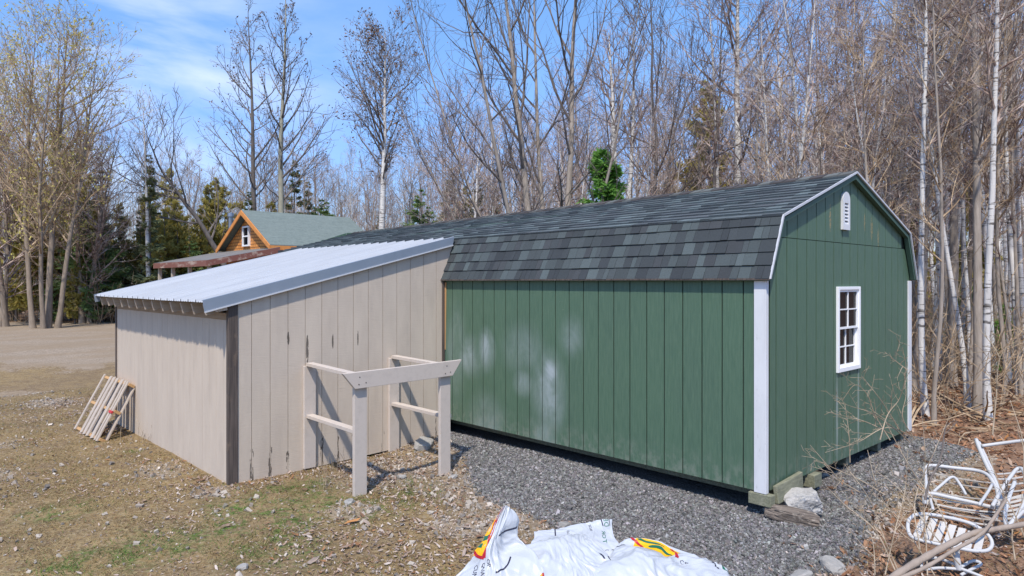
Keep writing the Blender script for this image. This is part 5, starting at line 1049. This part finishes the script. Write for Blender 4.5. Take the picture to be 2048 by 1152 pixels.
tag(npmesh('fallen_twigs', V, F, M['twigl']), 'dead branches strewn over the leaf litter', 'branches', kind='stuff')
# ------------------------------------------------------------------ heap of old strap lawn chairs
M['enamel'] = mat('chalky_white_enamel', (.47, .475, .48), .5, noise=[((20, 20, 20), .6, .75, (.45, .42, .38), .6)])
M['strap'] = mat('dirty_white_strap', (.50, .49, .47), .6, noise=[((14, 14, 14), .4, .75, (.42, .38, .32), .6)])
M['strapd'] = mat('mildewed_strap', (.30, .27, .235), .75, noise=[((16, 16, 16), .45, .65, (.48, .45, .40), .7)])
def tubeobj(name, pts, r_, parent, m=None, n=8, closed=False):
    P = [at(*q) for q in pts]
    if closed: P = P+[P[0]]
    mb = MB(); mb.tube(smoothpath(P, n), r_, 10); return mb.build(name, m or M['enamel'], parent, smooth=True)
def strapobj(p, q, w_, parent, m, sag=.01):
    p = at(*p); q = at(*q); d = q-p; up = np.array([0, 0, 1.]); sd = unit(np.cross(d, up)); nrm = unit(np.cross(sd, d)); mb = MB(); V = []; n = 7
    for i in range(n):
        t = i/(n-1); c = p+d*t-np.array([0, 0, sag*4*t*(1-t)]); 
        for a, b in ((-1, -1), (1, -1), (1, 1), (-1, 1)): V.append(c+sd*w_/2*a+nrm*.0015*b)
    F = [(i*4+j, i*4+(j+1) % 4, (i+1)*4+(j+1) % 4, (i+1)*4+j) for i in range(n-1) for j in range(4)]+[(3, 2, 1, 0), tuple((n-1)*4+j for j in range(4))]
    mb.add(V, F); return mb.build('strap', m, parent)
def cth(label, px, py, d, grp='old strap lawn chairs dumped at the edge of the woods'):
    p = at(px, py, d); return thing('lawn_chair', label, 'lawn chair', (p[0], p[1], h1(p[0], p[1])), grp)
c1 = cth('white lawn chair seat with rounded end and pale slats, lowest of the heap', 1900, 1120, 4.9)
tubeobj('frame', [(1828, 1030, 5.12), (1817, 1042, 5.08), (1817, 1062, 5.02), (1828, 1076, 4.97), (1870, 1087, 4.92), (1915, 1096, 4.88), (1950, 1102, 4.86), (1976, 1100, 4.87), (1984, 1086, 4.92), (1972, 1066, 4.97), (1938, 1046, 5.05), (1890, 1034, 5.1), (1850, 1028, 5.13)], .013, c1, closed=True)
for k in range(7):
    t = k/6; strapobj((1830+124*t, 1078+24*t, 4.965-.11*t), (1850+112*t, 1031+38*t, 5.12-.13*t), .046, c1, M['strap'], .004)
tubeobj('pedestal', [(1912, 1098, 4.95), (1914, 1118, 4.93), (1918, 1140, 4.92)], .022, c1)
for pts in ([(1918, 1132, 4.92), (1880, 1118, 5.05), (1850, 1116, 5.1), (1843, 1126, 5.08), (1848, 1138, 5.02), (1880, 1136, 4.97), (1916, 1138, 4.92)], [(1918, 1136, 4.92), (1945, 1122, 5.0), (1962, 1128, 5.0), (1940, 1140, 4.93), (1922, 1150, 4.88)], [(1918, 1136, 4.92), (1950, 1148, 4.85), (1975, 1158, 4.8)]): tubeobj('leg', pts, .011, c1)
c2 = cth('white tube lawn chair with grey mildewed straps, lying behind the rounded slatted seat', 1930, 1000, 6.1)
tubeobj('frame', [(1857, 1010, 5.9), (1853, 975, 6.05), (1850, 945, 6.3), (1853, 934, 6.35), (1866, 931, 6.35), (1910, 936, 6.28), (1952, 941, 6.2), (1975, 950, 6.1), (1988, 968, 6.0), (1995, 985, 5.9), (1996, 1015, 5.75), (1990, 1040, 5.6)], .016, c2)
tubeobj('side_rail', [(1849, 1008, 5.85), (1849, 992, 5.9), (1862, 987, 5.9), (1905, 996, 5.82), (1950, 1006, 5.75), (1990, 1016, 5.66)], .015, c2)
tubeobj('leg', [(1866, 1019, 5.75), (1862, 992, 5.95), (1885, 968, 6.05), (1906, 954, 6.1), (1922, 972, 6.0), (1932, 990, 5.95)], .012, c2)
for a, b, m_ in (((1855, 943, 6.28), (1985, 966, 5.98), 'strapd'), ((1856, 956, 6.2), (1990, 978, 5.92), 'strapd'), ((1862, 982, 5.98), (1990, 1000, 5.8), 'strapd'), ((1866, 996, 5.9), (1992, 1012, 5.72), 'strap'), ((1870, 1008, 5.84), (1992, 1024, 5.66), 'strap'), ((1880, 1022, 5.75), (1990, 1040, 5.58), 'strapd'), ((1890, 1012, 5.9), (1988, 1030, 5.7), 'strap'), ((1905, 1034, 5.65), (1985, 1050, 5.5), 'strap')): strapobj(a, b, .035, c2, M[m_], .012)
c3 = cth('white lawn chair with a tall back post rising above the others in the heap', 1990, 950, 6.5)
tubeobj('back_post', [(1952, 879, 6.75), (1962, 905, 6.6), (1978, 940, 6.4), (1990, 962, 6.25), (2002, 1000, 6.05)], .019, c3); tubeobj('back_post', [(1958, 884, 6.85), (1972, 915, 6.65), (1988, 948, 6.45)], .013, c3)
tubeobj('arm', [(1963, 892, 6.75), (2000, 887, 6.7), (2048, 881, 6.6), (2090, 878, 6.5)], .016, c3)
for a, b in (((1994, 948, 6.4), (2060, 938, 6.3)), ((1996, 958, 6.35), (2062, 950, 6.25)), ((1998, 970, 6.3), (2064, 962, 6.2)), ((2000, 984, 6.22), (2064, 976, 6.1)), ((2000, 998, 6.12), (2066, 990, 6.0))): strapobj(a, b, .038, c3, M['strap'], .01)
c4 = cth('tangled white lawn chair frame at the right frame edge beside the heap', 2030, 1000, 5.9)
tubeobj('frame', [(1985, 1012, 5.6), (2000, 985, 5.75), (2020, 955, 5.9), (2034, 938, 6.0), (2046, 940, 5.95), (2052, 965, 5.8), (2050, 1000, 5.6), (2030, 1035, 5.4), (2015, 1052, 5.35), (2010, 1030, 5.45), (2018, 995, 5.6), (2030, 962, 5.8)], .015, c4)
tubeobj('leg', [(2014, 1052, 5.4), (2035, 1034, 5.4), (2060, 1010, 5.4), (2090, 990, 5.4)], .015, c4); tubeobj('leg', [(1958, 950+60, 5.6), (1975, 985, 5.8), (1985, 968, 5.9)], .012, c4)
for k in range(6): strapobj((1992+3*k, 1002+7*k, 5.68-.04*k), (2062, 985+9*k, 5.7-.05*k), .036, c4, M['strap'], .008)
for (px_, py_, d_) in ((2005, 1010, 5.8),): strapobj((1960, 1030, 5.55), (2048, 1050, 5.4), .036, c4, M['strapd'])
# ------------------------------------------------------------------ brambles and branches
M['bramble'] = bark('tan_bramble', (.42, .34, .245), (.24, .19, .135), True); M['branch'] = bark('grey_brown_branch', (.33, .27, .22), (.22, .18, .15), False)
def shrub(name, label, roots, m, seed, cat='shrub', n=10, n2=5, r0=.007, l2=.28, n3=3, group=None):
    r = np.random.default_rng(seed); tr = TM(); c = np.mean([at(*a[0])[:2] for a in roots], 0); o = thing(name, label, cat, (c[0], c[1], h1(*c)), group)
    for pts in roots:
        P = smoothpath([at(*q) for q in pts[:-1]] if np.isscalar(pts[-1]) else [at(*q) for q in pts], 5)[None]; rr = pts[-1] if np.isscalar(pts[-1]) else r0
        k = P.shape[1]; Rr = rr*np.linspace(1, .35, k)[None]; V, F = tubes(P, Rr, 6); tr.add(V, F)
        S1, D1, t, q_, pi = children(r, P, Rr, n, .15, 1., 48, 15, 0); L1 = l2*(1.15-.6*t)*r.uniform(.3, 1.3, len(t)); P1 = grow(r, S1, D1, L1, 5, .10, .03); R1 = np.minimum(q_*.7, .004)[:, None]*np.linspace(1, .5, 5)[None]; V, F = tubes(P1, R1, 4); tr.add(V, F)
        if n2:
            S2, D2, t, q_, pi = children(r, P1, R1, n2, .15, 1., 55, 15, 0); L2 = L1[pi]*.42*r.uniform(.3, 1.2, len(t))+.01; P2 = grow(r, S2, D2, L2, 3, .1, .03); V, F = tubes(P2, np.full((len(P2), 3), .0016), 3); tr.add(V, F)
    V, F = tr.get(); npmesh('stems', V, F, m, o); return o
D_ = 5.6
shrub('bramble', 'tan leafless bramble spreading in front of the gable wall of the green shed', [
    [(1820, 885, 6.2), (1780, 850, 6.1), (1740, 825, 6.0), (1700, 812, 6.0), (1668, 800, 6.0)], [(1790, 872, 6.1), (1735, 845, 6.0), (1700, 835, 6.0), (1662, 825, 5.9)], [(1815, 880, 6.1), (1800, 860, 6.0), (1765, 805, 5.9), (1730, 760, 5.9), (1722, 752, 5.9)],
    [(1760, 880, 5.8), (1775, 830, 5.9), (1800, 795, 5.9), (1812, 740, 5.8), (1805, 695, 5.8)], [(1815, 740, 5.8), (1795, 725, 5.8), (1775, 708, 5.8)], [(1700, 925, 5.9), (1698, 870, 5.9), (1690, 808, 5.9)], [(1840, 880, 6), (1775, 855, 6), (1715, 885, 5.9), (1650, 905, 5.8)],
    [(1770, 990, 5.4), (1720, 960, 5.5), (1665, 935, 5.6), (1625, 915, 5.6)], [(1720, 985, 5.5), (1680, 960, 5.5), (1650, 925, 5.5), (1620, 890, 5.5)], [(1830, 880, 6.0), (1805, 835, 6), (1812, 790, 6), (1808, 745, 6)], [(1780, 880, 6), (1750, 830, 6), (1735, 790, 6), (1710, 770, 6), (1685, 800, 6)]], M['bramble'], 5, n=7, n2=3, l2=.22, r0=.005)
shrub('bramble', 'thin grey-tan tangle of stems between the gravel bed and the lawn chairs', [
    [(1855, 1152, 4.6), (1852, 1080, 4.9), (1848, 1000, 5.2), (1850, 900, 5.3), (1842, 820, 5.4)], [(1870, 1152, 4.6), (1820, 1070, 5.0), (1760, 990, 5.2), (1735, 900, 5.3)], [(1800, 1150, 4.7), (1770, 1080, 5.0), (1740, 1000, 5.2), (1690, 930, 5.4)], [(1770, 1150, 4.7), (1790, 1060, 5.0), (1810, 980, 5.2), (1815, 900, 5.4)],
    [(1920, 1130, 4.7), (1860, 1060, 4.9), (1800, 980, 5.1), (1750, 940, 5.3)], [(1840, 1100, 4.8), (1830, 1000, 5.1), (1870, 900, 5.3), (1900, 830, 5.4)], [(1750, 1150, 4.7), (1745, 1080, 4.9), (1720, 1010, 5.2)], [(1910, 1110, 4.8), (1880, 1020, 5.0), (1830, 950, 5.2), (1790, 880, 5.4), (1770, 840, 5.5)], [(1790, 1140, 4.7), (1750, 1060, 4.9), (1690, 1010, 5.1), (1650, 970, 5.3)]], M['bramble'], 6, n=8, n2=3, l2=.26, r0=.0045)
shrub('bramble', 'dark forked stem rising in front of the lawn chairs', [[(1850, 1000, 5.0), (1860, 960, 5.0), (1880, 920, 5.0), (1888, 870, 5.0), (1893, 850, 5.0)], [(1945, 1085, 4.9), (1985, 1040, 4.9), (2010, 990, 4.9), (2016, 960, 4.9)]], M['twigd'], 7, n=6, n2=2, l2=.2, r0=.009)
shrub('bramble', 'pale bramble arching over the right side of the chair heap', [[(2060, 1100, 4.8), (2030, 1030, 5.0), (1995, 960, 5.2), (1975, 900, 5.3)], [(2080, 1080, 4.8), (2050, 980, 5.1), (2045, 880, 5.4), (2020, 800, 5.6)], [(2030, 1120, 4.8), (2025, 1060, 4.9), (2050, 990, 5.0)], [(1985, 870, 6.0), (1992, 800, 6.2), (2000, 715, 6.4), (2035, 680, 6.4)], [(1999, 715, 6.4), (1985, 690, 6.5), (1960, 660, 6.6)]], M['bramble'], 8, n=6, n2=2, l2=.25, r0=.0065)
o = thing('dead_branch', 'thick grey-brown branch leaning across the bottom right corner', 'branch', tuple(at(1760, 1152, 4.3)[:2])+(-.33,))
for i, (pts, r_) in enumerate((([(1730, 1200, 4.2), (1790, 1152, 4.2), (1850, 1115, 4.25), (1900, 1088, 4.3), (1950, 1066, 4.35), (2000, 1057, 4.4), (2070, 1045, 4.5)], .022), ([(1780, 1165, 4.15), (1850, 1135, 4.2), (1900, 1105, 4.25), (1960, 1070, 4.3), (1985, 1040, 4.35), (2012, 1000, 4.4)], .012))):
    P = smoothpath([at(*q) for q in pts], 6); mb = MB(); mb.tube(P, r_*(1+.1*np.sin(np.arange(len(P))*2.1))*np.linspace(1.1, .75, len(P)), 9); mb.build('limb', M['branch'], o, smooth=True)
# dry weeds at the wall foot
r = np.random.default_rng(55); 
for (px_, py_, d_, lb) in ((285, 868, 9.2, 'wispy dry weeds growing at the foot of the beige front wall'), (665, 905, 7.7, 'dry weed tuft behind the left leg of the rack'), (640, 975, 7.0, 'small dry weed beside the rack batten')):
    p = at(px_, py_, d_); m = 16; S = np.column_stack([p[0]+r.normal(0, .09, m), p[1]+r.normal(0, .09, m), np.zeros(m)]); S[:, 0] = np.minimum(S[:, 0], XA-.03) if px_ < 400 else S[:, 0]; S[:, 1] = np.minimum(S[:, 1], YL-.06) if px_ > 400 else S[:, 1]; S[:, 2] = hgt(S[:, 0], S[:, 1]); P = grow(r, S, unit(np.column_stack([r.normal(0, .3, (m, 2)), np.ones(m)])), r.uniform(.08, .34, m), 5, .12, .0); V, F = tubes(P, np.full((m, 5), .0018), 3)
    tag(npmesh('weeds', V, [F], M['bramble']), lb, 'weeds')
